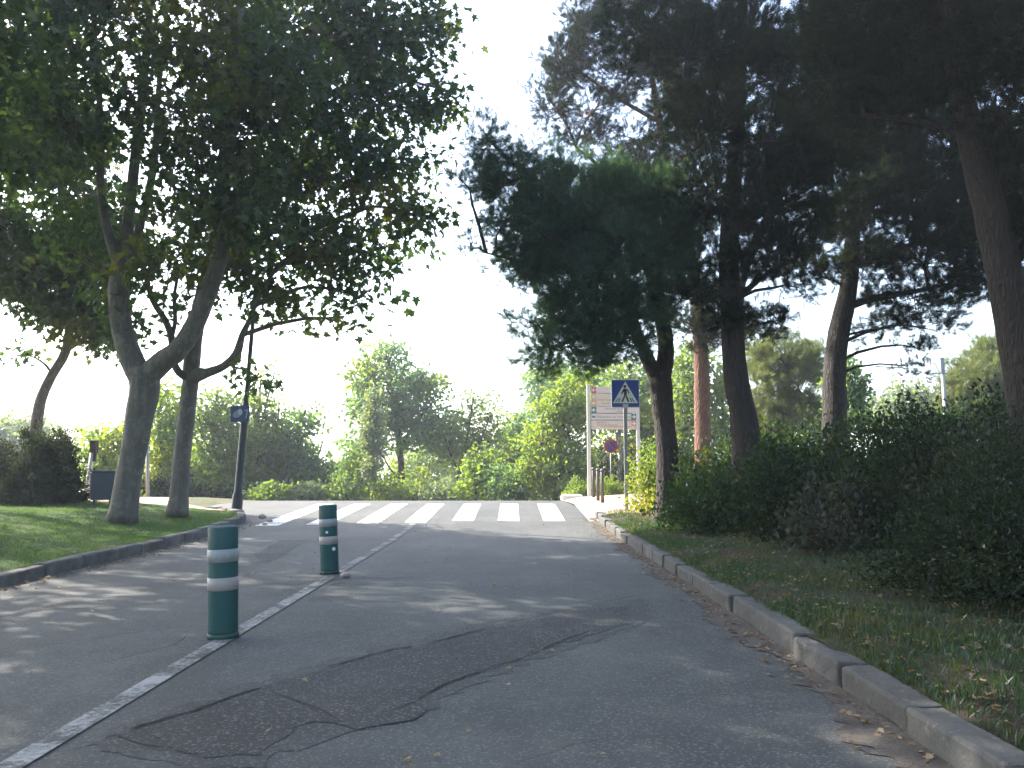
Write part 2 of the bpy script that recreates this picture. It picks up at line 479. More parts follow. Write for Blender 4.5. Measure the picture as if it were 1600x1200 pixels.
def path_fn(U, V):
    X = -24 + U * (24 - 5.9 - np.interp(V, [17.6, 18.4, 20.4], [0, 1.4, 2.6]))
    z = lawn_z(X, np.minimum(V, 17.6)) + .012
    return X, V, np.maximum(z, road_z(X, V) + .1)
tag(grid_sheet('path', np.linspace(0, 1, 30), path_fn, np.linspace(17.61, 20.4, 8), M['paving']), kind='structure')

def verge_fn(U, V):
    X = 1.80 + U * 12
    return X, V, verge_z(X, V) + .015 * np.sin(X * 5.1 + V * 2.3) + .012 * np.sin(V * 6.7 - X * 3)
tag(grid_sheet('verge', np.linspace(0, 1, 50) ** 1.4, verge_fn, np.append(np.arange(-9, 16.3, .3), 16.4), M['soil']), kind='structure')

def pav_fn(U, V):
    e = np.interp(V, [17.3, 19, 21.2, 24], [1.88, 1.70, 1.50, 1.35])
    X = e + U * (9 - e)
    z = road_z(X, V) + np.interp(V, [16.4, 17.3, 18.2, 21, 22], [.15, .13, .03, .02, .10]) * smooth(-.1, np.interp(V, [16.4, 17.3, 18.2], [.02, .1, .6]), X - e) + .004 + .10 * smooth(1.5, 4, X)
    return X, V, z
tag(grid_sheet('pavement', np.linspace(0, 1, 24) ** 1.3, pav_fn, np.concatenate([np.linspace(16.41, 17.3, 8), np.linspace(17.4, 25, 30)]), M['paving']), kind='structure')

# right kerb: separate stones, some tilted and chipped
kb = MB(); y = 1.4
rk = random.Random(5)
while y < 17.2:
    L = .74 + rk.uniform(-.03, .03); L = min(L, 17.25 - y)
    if L < .2: break
    z0 = float(road_z(0, y + L / 2))
    tilt = Matrix.Rotation(rk.uniform(-.022, .022), 3, 'X') @ Matrix.Rotation(rk.uniform(-.018, .018), 3, 'Z') @ Matrix.Rotation(rk.uniform(-.05, .05), 3, 'Y')
    kb.box((1.75 + .085 - .05 * float(smooth(7, 3, y)) + rk.uniform(-.014, .014), y + L / 2, z0 - .06 + rk.uniform(-.012, .012)), (.17, L - .034, .40), tilt)
    y += L
o = kb.build('kerb', M['kerb'], bevel=.018)
sd = o.modifiers.new('sub', 'SUBSURF'); sd.subdivision_type = 'SIMPLE'; sd.levels = 2; sd.render_levels = 3
tx = bpy.data.textures.new('kerb_wear', 'CLOUDS'); tx.noise_scale = .05; tx.noise_depth = 4
dm = o.modifiers.new('wear', 'DISPLACE'); dm.texture = tx; dm.strength = .014; dm.mid_level = .5
tag(o, kind='structure')
# left kerb: low worn edging
kb = MB(); ys = list(np.arange(-8, 16.2, .8)) + [16.3, 16.8, 17.3, 17.7, 18.0, 18.3]
for a, b in zip(ys[:-1], ys[1:]):
    pa, pb = Vector((float(kerb_left(a)), a, 0)), Vector((float(kerb_left(b)), b, 0))
    d = pb - pa; L = d.length
    ang = math.atan2(d.y, d.x) - PI / 2
    mid = (pa + pb) / 2
    zz = float(road_z(mid.x, mid.y))
    kb.box((mid.x - .06, mid.y, zz - .055 + rk.uniform(-.015, .015)), (.15, L - .012, .36 + .04 * min(1, max(0, (mid.y - 8) / 8))), Matrix.Rotation(ang, 3, 'Z') @ Matrix.Rotation(rk.uniform(-.04, .04), 3, 'Y'))
o = kb.build('kerb', M['kerb_old'], bevel=.025)
sd = o.modifiers.new('sub', 'SUBSURF'); sd.subdivision_type = 'SIMPLE'; sd.levels = 2; sd.render_levels = 2
dm = o.modifiers.new('wear', 'DISPLACE'); dm.texture = tx; dm.strength = .03; dm.mid_level = .5
tag(o, kind='structure')
# painted kerb end at the corner beyond the posts
kb = MB()
kb.box((1.72, 23.3, .32), (.62, .5, .20)); 
o = kb.build('kerb_stone', M['white_kerb'], bevel=.06)
tag(o, 'white painted kerb block at the road corner beyond the brown posts', 'kerb stone')

def ribbon(pts, w, name, mat, z=.004, jag=.25, step=.06, closed=False):
    """thin strip on the road along pixel points, ragged at both edges"""
    P = [Vector((*on_plane(*p), 0)) for p in pts]
    Q = []
    for a, b in zip(P[:-1], P[1:]):
        n = max(1, int((b - a).length / step))
        for k in range(n): Q.append(a.lerp(b, k / n))
    Q.append(P[-1])
    off = 0; V = []; 
    for i, q in enumerate(Q):
        d = (Q[min(i + 1, len(Q) - 1)] - Q[max(i - 1, 0)]).normalized(); nrm = Vector((-d.y, d.x, 0))
        off = off * .8 + random.uniform(-1, 1) * w * jag * 1.6
        e = min(1, i / 3, (len(Q) - 1 - i) / 3)
        wl = w * .5 * (.25 + .75 * e) * random.uniform(.5, 1.4); wr = w * .5 * (.25 + .75 * e) * random.uniform(.5, 1.4)
        for s_, ww in ((1, wl), (-1, wr)):
            v = q + nrm * (off + s_ * ww); V.append((v.x, v.y, float(road_z(v.x, v.y)) + z))
    ph = random.random() * 9
    m = MB(); m.add(V, [(2 * i, 2 * i + 1, 2 * i + 3, 2 * i + 2) for i in range(len(Q) - 1) if math.sin(i * .37 + ph) + .6 * math.sin(i * .11 + ph * 2) > -.75])
    return tag(m.build(name, mat), kind='structure')

def blob_patch(pts, name, mat, z, rough=.03):
    P = [Vector((*on_plane(*p), 0)) for p in pts]
    Q = []
    for a, b in zip(P, P[1:] + P[:1]):
        n = max(1, int((b - a).length / .07))
        for k in range(n):
            q = a.lerp(b, k / n); Q.append((q.x + random.uniform(-rough, rough), q.y + random.uniform(-rough, rough), z))
    m = MB(); m.add(Q, [tuple(range(len(Q)))])
    return tag(m.build(name, mat), kind='structure')

# the worn re-laid strip crossing the lane and its hollow
blob_patch([(120, 1166), (320, 1090), (470, 1044), (600, 1010), (755, 974), (900, 946), (1010, 936), (1015, 972), (905, 1008), (805, 1044), (750, 1066), (700, 1090), (650, 1118), (600, 1140), (490, 1160), (410, 1199), (320, 1204), (220, 1188)], 'road_patch', M['patch_soft'], .002, .06)
blob_patch([(170, 1152), (330, 1098), (480, 1052), (610, 1020), (760, 984), (900, 955), (980, 948), (985, 975), (900, 1000), (800, 1034), (745, 1053), (690, 1072), (640, 1095), (600, 1110), (480, 1128), (400, 1180), (330, 1186), (250, 1168)], 'road_patch', M['patch'], .004)
blob_patch([(505, 1100), (560, 1085), (630, 1088), (664, 1108), (650, 1125), (560, 1140), (500, 1128)], 'road_patch', M['patch_smooth'], .005, .015)
blob_patch([(840, 836), (880, 835), (884, 839), (842, 840)], 'road_patch', M['patch'], .004)
blob_patch([(395, 868), (450, 838), (500, 820), (540, 812), (560, 815), (470, 850), (420, 880)], 'road_patch', M['patch'], .004)
for pts, w in [([(160, 1156), (330, 1100), (420, 1073), (480, 1055), (500, 1046), (620, 1016), (700, 1000), (770, 980)], .042),
               ([(620, 1108), (650, 1098), (690, 1072), (740, 1054), (790, 1040), (850, 1014), (930, 985), (985, 970)], .025),
               ([(770, 980), (870, 957), (960, 938), (1030, 925)], .02),
               ([(600, 897), (700, 897), (800, 898), (860, 900), (940, 896)], .02),
               ([(0, 926), (120, 924), (330, 920), (480, 908), (600, 903), (700, 905), (840, 908)], .022),
               ([(170, 1160), (280, 1178), (330, 1188)], .015),
               ([(330, 1188), (400, 1178), (470, 1160)], .014),
               ([(425, 1080), (470, 1100), (505, 1112), (530, 1130)], .018),
               ([(700, 835), (760, 832), (840, 838)], .02),
               ([(0, 880), (250, 890), (420, 850)], .02),
               ([(660, 1115), (645, 1128), (610, 1136)], .014),
               ]:
    ribbon(pts, w * .42, 'road_crack', M['crack'], .008, .6)

# markings
def strip(x0, x1, y0, y1, name, mat, z=.004, skew=0.0, n=10):
    """flat painted rectangle following the road's profile; skew moves its near end"""
    m = MB(); V = []
    for i in range(n + 1):
        yy = y0 + (y1 - y0) * i / n
        for xx in (x0, x1): V.append((xx, yy, float(road_z(xx, yy)) + z))
    m.add(V, [(2 * i, 2 * i + 1, 2 * i + 3, 2 * i + 2) for i in range(n)])
    return tag(m.build(name, mat), kind='structure')
for a, b, mt in ((2.2, 3.15, 'faint_paint'), (3.15, 4.6, 'worn_paint'), (4.6, 5.05, 'faint_paint'), (5.05, 8.1, 'worn_paint'), (8.1, 8.9, 'faint_paint')):
    strip(-2.0, -1.88, a, b, 'road_line', M[mt], .006, n=12)
strip(-2.00, -1.88, 9.1, 16.1, 'road_line', M['faint_paint'], .006, n=30)
for i in range(-5, 3):
    cx = -.07 + .93 * i
    strip(cx - .22, cx + .22, 16.5 + (.22 * (i + 1) if i < -1 else 0) * 1.0, 20.6, 'crossing_stripe', M['stripe_paint'], .006)

# ------------------------------------------------------------------ foliage
def half_leaf():
    o = [(0, 0), (.10, -.10), (.40, -.06), (.27, .16), (.54, .40), (.24, .44), (.20, .62), (0, 1.0)]
    r = [(x, y, .22 * x - .12 * y * y) for x, y in o]
    l = [(-x, y, z) for x, y, z in r]
    return r + l, [tuple(range(8)), tuple(range(15, 7, -1))]
PLANE_LEAF = half_leaf()
OVAL_LEAF = ([(0, 0, 0), (.26, .35, .09), (.20, .75, .06), (0, 1, -.1), (-.20, .75, .06), (-.26, .35, .09)], [(0, 1, 2, 3), (0, 3, 4, 5)])
DIA_LEAF = ([(0, 0, 0), (.34, .5, .10), (0, 1, 0), (-.34, .5, .10)], [(0, 1, 2, 3)])
def tuft(n=20, lean=.55, w=.022, L=1.0, seed=3, shaft=.6):
    """pine shoot along +Y: needles leaving a shaft at an angle, each a narrow triangle"""
    r = random.Random(seed); V = []; Fc = []
    for k in range(n):
        a = k * 2.399; s0 = shaft * (k / n) ** .9
        sp = lean * r.uniform(.6, 1.25); ln = L * r.uniform(.75, 1.0) * (1 - .25 * s0)
        d = Vector((math.cos(a) * sp, 1, math.sin(a) * sp)).normalized()
        side = d.cross(Vector((math.sin(a * 3), .2, math.cos(a * 2)))).normalized() * w
        b = Vector((0, s0, 0)); i = len(V)
        V += [b - side, b + side, b + d * ln]; Fc.append((i, i + 1, i + 2))
    return [tuple(v) for v in V], Fc
TUFTS = [tuft(36, 1.0, .016, .62, 3, .55), tuft(34, 1.3, .017, .58, 5, .6)]

def in_ellipsoid(n, shell=.5):
    d = unit(n)
    r = RNG.random(n) ** (1 / 3.0)
    r = np.maximum(r, RNG.random(n) * shell)
    return d * r[:, None]

def blob_points(blobs, total, sub, spread, shell=.6):
    """blobs: (px, py, rx_px, ry_px, D, depth_m[, density]); returns leaf points, cluster index, clusters, blob of each cluster"""
    cen = np.array([at(b[0], b[1], b[4]) for b in blobs])
    rad = np.array([[b[2] * b[4] / F, b[5], b[3] * b[4] / F] for b in blobs])
    den = np.array([b[6] if len(b) > 6 else 1.0 for b in blobs])
    vol = np.prod(rad, 1) ** .72 * den
    ncl = np.maximum(2, np.round(total / sub * vol / vol.sum())).astype(int)
    bi = np.repeat(np.arange(len(blobs)), ncl)
    C = cen[bi] + in_ellipsoid(len(bi), shell) * rad[bi]
    ci = np.repeat(np.arange(len(C)), sub)
    off = RNG.normal(size=(len(ci), 3))
    off *= np.minimum(1, 1.75 / (np.linalg.norm(off, axis=1, keepdims=True) + 1e-6))
    off = off * spread * np.array([1, 1, .62])
    off *= RNG.uniform(.6, 1.3, len(C))[ci][:, None]
    return C[ci] + off, ci, C, bi, cen

def limb_net(mb, trunk_pts, C, bi, cen, r_limb=.05, r_twig=.012, sides=5, twig_share=1.0):
    """limbs from the nearest trunk point to every foliage mass, twigs on to every cluster"""
    T = np.array(trunk_pts)
    for b, c in enumerate(cen):
        w = np.linalg.norm(T - c, axis=1) + 1.2 * np.maximum(0, T[:, 2] - c[2] + .2)
        t0 = Vector(T[int(np.argmin(w))]); c = Vector(c)
        mid = t0.lerp(c, .5) + Vector((random.uniform(-.2, .2), random.uniform(-.2, .2), .12 * (c - t0).length))
        q = t0.lerp(mid, .5) + Vector((0, 0, .05)); q2 = mid.lerp(c, .5) + Vector((random.uniform(-.1, .1), 0, .05))
        L = (c - t0).length; r = min(r_limb * (.5 + .25 * L), r_limb * 1.6)
        mb.tube([t0, q, mid, q2, c], [r, r * .85, r * .66, r * .48, r * .3], sides, cap=False)
        idx = np.nonzero(bi == b)[0]
        for i in idx:
            if random.random() > twig_share: continue
            e = Vector(C[i]); st = mid.lerp(c, random.random())
            k = st.lerp(e, .55) + Vector((random.uniform(-.08, .08), random.uniform(-.08, .08), random.uniform(0, .12)))
            mb.tube([st, k, e], [r_twig * 1.3, r_twig, r_twig * .4], 3, cap=False)

def sample_line(lines):
    out = []
    for pts in lines:
        for a, b in zip(pts[:-1], pts[1:]):
            for k in range(5): out.append(np.array(a) + (np.array(b) - np.array(a)) * k / 5)
        out.append(np.array(pts[-1]))
    return out

def trunk_lines(specs):
    """specs: list of polylines [(px, py, D, width_px), ...] -> 3-D points and radii, refined with a slight wander"""
    res = []
    for sp in specs:
        P = [at(a, b, d) for a, b, d, w in sp]; R_ = [w * d / F / 2 for a, b, d, w in sp]
        Q = []; RR = []
        for i in range(len(P) - 1):
            p0, p1, p2, p3 = P[max(i - 1, 0)], P[i], P[i + 1], P[min(i + 2, len(P) - 1)]
            n = max(3, int(np.linalg.norm(p2 - p1) / .22)); n = min(n, 10)
            for k in range(n):
                u = k / n
                q = .5 * ((2 * p1) + (-p0 + p2) * u + (2 * p0 - 5 * p1 + 4 * p2 - p3) * u * u + (-p0 + 3 * p1 - 3 * p2 + p3) * u ** 3)
                Q.append(q); RR.append(R_[i] + (R_[i + 1] - R_[i]) * u)
        Q.append(P[-1]); RR.append(R_[-1])
        res.append((Q, RR))
    return res

G_PINE_NAME = 'pines on the bank right of the road'
def make_tree(name, label, cat, group, root, specs, blobs, kind, leafmat, barkmat, total, size, sub=28, spread=.28, limb=.05, twig=.012, flare=1.12, shell=.6, sides=12, twig_share=1.0, up=.5, flat=.0):
    root = np.array(root, float)
    if group == G_PINE_NAME:
        root[2] = (float(verge_z(root[0], root[1])) if root[1] < 17.2 else ground_at(root[0], root[1])) - .03
        f0 = specs[0][0]
        specs = [[(f0[0], 733 + (CAM_H - root[2]) * F / f0[2], f0[2], f0[3] * 1.08)] + list(specs[0])] + list(specs[1:])
    e = empty(name, tuple(root), label, cat, group)
    off = root
    mb = MB()
    lines = trunk_lines(specs)
    for li, (Q, RR) in enumerate(lines):
        RR = list(RR)
        if li == 0 and flare:
            z0 = Q[0][2]
            for i, q in enumerate(Q):
                h = q[2] - z0
                RR[i] *= 1 + (flare - 1) * max(0, 1 - h / .5) ** 2
        n = sides if max(RR) > .06 else 6
        mb.tube([q - off for q in Q], RR, n, .05 if max(RR) > .06 else 0, cap=True)
    L, ci, C, bi, cen = blob_points(blobs, total, sub, spread, shell)
    limb_net(mb, [q - off for q in sample_line([[q for q in Q] for Q, _ in lines])], C - off, bi, cen - off, limb, twig, 5, twig_share)
    mb.build('trunk', barkmat, e, True)
    outw = L - cen[bi[ci]]; outw /= np.linalg.norm(outw, axis=1, keepdims=True) + 1e-6
    if kind == 'needle':
        cd = C - cen[bi]; cd /= np.linalg.norm(cd, axis=1, keepdims=True) + 1e-6
        dirs = unit(len(L)) * .75 + cd[ci] * .5 + outw * .3 + np.array([0, 0, up])
        R_ = frames(dirs)
        chunks = []
        half = RNG.random(len(L)) < .5
        for tp, mk in ((TUFTS[0], half), (TUFTS[1], ~half)):
            n = int(mk.sum())
            chunks.append(scatter(tp[0], tp[1], L[mk] - off, R_[mk], size * RNG.uniform(.75, 1.2, n)))
        if isinstance(leafmat, (list, tuple)):
            pass
        scatter_mesh('crown', chunks, leafmat, e)
    else:
        tp = {'plane': PLANE_LEAF, 'oval': OVAL_LEAF, 'dia': DIA_LEAF}[kind]
        d = unit(len(L)) + np.array([0, 0, -.35]) + outw * .35
        R_ = frames(d)
        # blades lie rather flat: turn each leaf's normal upward as often as not
        scatter_mesh('crown', [scatter(tp[0], tp[1], L - off, R_, size * RNG.uniform(.5, 1.35, len(L)))], leafmat, e)
    return e

def ground_at(x, y):
    return float(ground_fn(np.array(float(x)), np.array(float(y)))[2])

# ---- plane trees on the lawn
def root_of(px, py, D): return at(px, py, D)
G_PLANE = 'plane trees on the lawn left of the road'
make_tree('plane_tree', 'big forked plane tree with thick V shaped trunk nearest the lawn edge', 'tree', G_PLANE, at(190, 812, 14.2),
    [[(190, 816, 14.2, 43), (200, 750, 14.2, 38), (208, 710, 14.2, 39), (216, 665, 14.2, 41), (226, 605, 14.2, 46), (224, 576, 14.2, 48)],
     [(226, 600, 14.2, 40), (205, 560, 14.15, 36), (190, 510, 14.1, 32), (185, 455, 14.1, 30), (190, 405, 14.1, 27)],
     [(188, 420, 14.1, 19), (168, 360, 14.0, 15), (157, 290, 13.9, 13), (158, 200, 13.8, 11), (150, 90, 13.7, 8), (145, -60, 13.6, 6)],
     [(190, 420, 14.1, 22), (200, 350, 14.2, 18), (213, 230, 14.3, 16), (226, 110, 14.4, 13), (236, -20, 14.5, 10), (240, -180, 14.6, 7)],
     [(192, 420, 14.1, 16), (216, 360, 14.4, 13), (240, 260, 14.7, 12), (248, 140, 14.9, 9), (262, 0, 15.1, 6)],
     [(222, 596, 14.2, 40), (250, 568, 14.1, 35), (280, 545, 14.0, 32), (306, 505, 13.9, 29), (326, 455, 13.8, 28), (344, 400, 13.7, 25), (352, 330, 13.6, 19), (350, 260, 13.5, 15), (366, 140, 13.4, 11), (380, -20, 13.2, 8)]],
    [(60, 60, 110, 90, 13.0, 1.3), (190, 30, 100, 90, 14.0, 1.4, .8), (320, 60, 100, 90, 13.5, 1.4), (90, 190, 95, 70, 13.2, 1.2, .9), (270, 170, 90, 60, 13.6, 1.3),
     (360, 220, 90, 80, 13.2, 1.2), (300, 310, 90, 70, 13.5, 1.1, .9), (130, 310, 70, 55, 14.4, 1.0, .55), (250, 420, 60, 50, 14.0, .9, .6), (150, 420, 80, 60, 14.8, 1.0, .6),
     (60, -120, 150, 110, 13.2, 1.6), (260, -140, 160, 110, 13.8, 1.8), (220, -330, 170, 120, 13.8, 1.8), (400, 330, 70, 60, 13.2, 1.0), (210, 500, 45, 40, 14.6, .6, .5), (430, 120, 90, 80, 13.0, 1.2)],
    'plane', M['leaf_plane'], M['bark_plane'], 18500, .15, sub=30, spread=.33)
make_tree('plane_tree', 'straight plane tree with low curving side branches between the forked plane and the lamp post', 'tree', G_PLANE, at(278, 803, 15.9),
    [[(277, 806, 15.9, 32), (281, 760, 15.9, 28), (287, 690, 15.9, 26), (297, 600, 15.9, 25), (303, 530, 15.9, 26), (318, 460, 15.9, 25), (335, 390, 15.9, 22), (345, 300, 15.8, 17), (352, 180, 15.7, 13), (360, 40, 15.6, 9), (370, -120, 15.5, 6)],
     [(297, 592, 15.9, 13), (280, 582, 15.7, 12), (270, 560, 15.6, 11), (268, 528, 15.5, 11), (258, 500, 15.4, 10), (238, 468, 15.3, 9), (225, 420, 15.2, 7)],
     [(268, 528, 15.5, 8), (274, 500, 15.5, 7), (272, 465, 15.5, 6), (280, 420, 15.5, 5)],
     [(299, 590, 15.9, 24), (312, 585, 15.8, 22), (325, 582, 15.7, 15), (350, 572, 15.6, 12), (370, 552, 15.5, 14), (378, 525, 15.4, 10), (390, 500, 15.3, 8), (402, 470, 15.2, 7), (430, 420, 15.0, 6)],
     [(335, 395, 15.9, 16), (390, 330, 15.5, 13), (450, 260, 15.2, 11), (520, 180, 15.0, 9), (580, 100, 14.8, 6)],
     [(330, 420, 15.9, 14), (400, 390, 15.6, 11), (480, 360, 15.2, 9), (560, 330, 15.0, 6)]],
    [(480, 60, 110, 100, 15.0, 1.6), (590, 40, 90, 70, 15.0, 1.3), (660, 60, 50, 45, 15.0, .8, .8), (620, 150, 85, 50, 15.0, 1.1), (690, 140, 28, 32, 15.0, .4, .6), (520, 190, 100, 70, 15.0, 1.4), (430, 280, 90, 70, 15.2, 1.3),
     (560, 280, 95, 60, 15.1, 1.2), (645, 250, 40, 35, 15.1, .6, .6), (640, 340, 55, 48, 15.2, .8, .85), (560, 390, 85, 45, 15.2, 1.0, .9), (450, 390, 80, 55, 15.3, 1.1), (380, 420, 70, 45, 15.5, 1.0, .9), (440, 465, 70, 26, 15.3, .8, .8),
     (560, 460, 55, 34, 15.2, .7, .5), (545, 505, 22, 16, 15.2, .3, .4), (320, 380, 60, 60, 16.2, 1.0, .7), (470, -110, 150, 110, 15.0, 1.8), (620, -100, 110, 90, 15.0, 1.5), (480, -290, 170, 120, 15.2, 2.0), (690, 22, 26, 14, 15, .3, .5),
     (300, 470, 40, 25, 15.8, .5, .4), (400, 590, 10, 10, 15.4, .15, .2), (680, 180, 30, 20, 15, .4, .6)],
    'plane', M['leaf_plane'], M['bark_plane'], 22000, .15, sub=30, spread=.33)
make_tree('plane_tree', 'slim leaning plane tree rising behind the clipped round bush', 'tree', G_PLANE, at(50, 792, 19.5),
    [[(48, 794, 19.5, 20), (54, 690, 19.5, 19), (64, 625, 19.5, 16), (82, 585, 19.5, 14), (103, 548, 19.5, 14), (108, 505, 19.5, 13), (106, 450, 19.5, 11), (98, 360, 19.4, 8), (90, 250, 19.3, 6)],
     [(106, 500, 19.5, 9), (124, 470, 19.4, 7), (140, 420, 19.3, 5)],
     [(105, 470, 19.5, 8), (60, 420, 19.6, 6), (10, 380, 19.7, 4)]],
    [(100, 440, 80, 60, 19.4, 1.4, .8), (40, 380, 80, 40, 19.6, 1.2, .45), (130, 500, 60, 40, 19.3, .9, .8), (150, 380, 70, 60, 19.2, 1.2), (0, 420, 60, 35, 19.6, .9, .8), (95, 280, 100, 50, 19.3, 1.3, .4), (-50, 350, 70, 60, 19.6, 1.4), (70, 470, 40, 25, 19.4, .6, .6),
     (20, 555, 30, 8, 19.4, .3, .25), (165, 535, 26, 18, 19.2, .4, .5), (60, 200, 110, 80, 19.2, 1.6)],
    'plane', M['leaf_plane'], M['bark_plane'], 15000, .17, sub=26, spread=.36)
make_tree('plane_tree', 'plane tree whose crown fills the upper left corner, its trunk out of view', 'tree', G_PLANE, (-9.6, 9.0, .42),
    [[(-540, 835, 9.0, 66), (-530, 640, 9.0, 58), (-510, 430, 9.0, 52), (-500, 300, 9.0, 44)],
     [(-500, 320, 9.0, 34), (-380, 150, 9.2, 26), (-240, 40, 9.4, 20), (-100, -40, 9.6, 14)],
     [(-500, 320, 9.0, 36), (-520, 100, 9, 28), (-500, -200, 9, 18)]],
    [(-40, 90, 110, 110, 9.6, 1.1), (-150, 230, 120, 120, 9.6, 1.2), (-40, 230, 55, 50, 9.8, .6, .5), (-260, 0, 170, 170, 9.4, 1.7), (-100, -180, 180, 150, 9.6, 1.7), (-450, -200, 250, 200, 9, 2), (-600, 100, 180, 180, 9, 1.8), (150, -220, 150, 110, 9.8, 1.3)],
    'plane', M['leaf_plane'], M['bark_plane'], 12000, .15, sub=26, spread=.30)

# ---- pines on the right
G_PINE = 'pines on the bank right of the road'
NEED = M['needle']
make_tree('pine_tree', 'pine with a low forked trunk and drooping bluish crown just behind the crossing sign', 'tree', G_PINE, at(1043, 770, 14.6),
    [[(1043, 775, 14.6, 37), (1042, 700, 14.6, 34), (1036, 640, 14.6, 34), (1031, 590, 14.6, 38)],
     [(1030, 600, 14.6, 24), (1010, 556, 14.6, 22), (992, 515, 14.6, 20), (978, 460, 14.6, 18), (955, 380, 14.5, 15), (900, 320, 14.4, 11), (820, 270, 14.3, 7), (760, 215, 14.2, 4)],
     [(1033, 600, 14.6, 27), (1041, 545, 14.6, 26), (1033, 490, 14.6, 25), (1022, 440, 14.6, 22), (1005, 380, 14.6, 18), (990, 320, 14.6, 13), (980, 280, 14.6, 8)],
     [(975, 450, 14.6, 9), (900, 425, 14.5, 7), (820, 410, 14.4, 5), (760, 395, 14.4, 3)],
     [(985, 490, 14.6, 10), (920, 520, 14.5, 8), (860, 545, 14.4, 5)]],
    [(757, 225, 28, 38, 14.2, .35, 1.1), (830, 240, 34, 26, 14.4, .5, .45), (880, 262, 40, 30, 14.5, .6, .5), (940, 270, 45, 34, 14.5, .7, .6), (812, 420, 30, 24, 14.4, .4, .6), (828, 500, 26, 22, 14.4, .35, .6), (800, 290, 50, 50, 14.3, .6, .9), (770, 275, 25, 30, 14.3, .4, .9), (850, 310, 50, 55, 14.4, .8), (840, 380, 60, 50, 14.4, .8), (790, 345, 36, 32, 14.3, .5), (900, 350, 70, 70, 14.5, .9), (900, 430, 75, 55, 14.5, .9), (960, 330, 75, 60, 14.2, .9), (1030, 330, 70, 65, 14.0, .9),
     (1000, 400, 90, 70, 13.8, .9), (1060, 400, 55, 55, 14.2, .8), (930, 490, 75, 50, 14.4, .8), (870, 490, 40, 40, 14.4, .6, .8), (850, 545, 36, 26, 14.4, .45), (905, 552, 55, 30, 14.4, .6), (965, 540, 45, 24, 14.3, .6), (1000, 490, 50, 40, 14.0, .7), (770, 395, 28, 14, 14.4, .2, .5), (735, 380, 14, 8, 14.4, .12, .3), (720, 280, 8, 6, 14.3, .1, .2),
     (820, 420, 35, 22, 14.4, .35, .6), (810, 440, 22, 14, 14.4, .3, .5), (840, 585, 16, 8, 14.4, .15, .3)],
    'needle', M['needle_blue'], M['bark_pine'], 14500, .22, sub=20, spread=.19, limb=.045, twig=.010, up=.45)
make_tree('pine_tree', 'red barked pine in sunlight standing behind the hedge', 'tree', G_PINE, at(1098, 735, 21.0),
    [[(1098, 740, 21, 27), (1098, 690, 21, 26), (1097, 630, 21, 25), (1096, 570, 21, 24), (1090, 480, 21, 21), (1075, 380, 20.9, 18), (1045, 270, 20.8, 14), (1028, 180, 20.7, 11), (1010, 60, 20.6, 7), (990, -60, 20.5, 4)],
     [(1060, 330, 20.9, 9), (980, 290, 20.6, 7), (900, 230, 20.4, 4)],
     [(1030, 190, 20.7, 8), (960, 150, 20.5, 6), (890, 100, 20.4, 4)],
     [(1090, 480, 21, 8), (1140, 430, 21, 6), (1200, 400, 21, 4)]],
    [(885, 105, 45, 45, 20.4, .9, .8), (860, 160, 30, 40, 20.4, .6, .7), (920, 60, 45, 45, 20.4, .8, .8), (930, 170, 45, 30, 20.5, .8, .55), (980, 110, 50, 45, 20.5, 1.0, .7), (1040, 60, 60, 60, 20.6, 1.1), (915, 215, 50, 25, 20.4, .7, .5), (985, 220, 45, 28, 20.6, .8, .5), (1060, 160, 45, 50, 20.8, 1.0, .8),
     (950, -20, 60, 50, 20.5, 1.0), (1040, -60, 90, 60, 20.6, 1.3), (1080, 250, 45, 40, 20.9, .8, .8), (1110, 470, 42, 30, 21, .7, .7), (965, 300, 60, 40, 19.0, 1.0), (1000, 260, 45, 30, 19.4, .8), (1080, 515, 36, 26, 20.8, .6, .8), (1125, 525, 36, 30, 21, .6, .8), (1180, 520, 36, 18, 21, .5, .6), (905, 20, 16, 30, 20.4, .4, .5)],
    'needle', NEED, M['bark_red'], 14500, .24, sub=18, spread=.22, limb=.045, twig=.011)
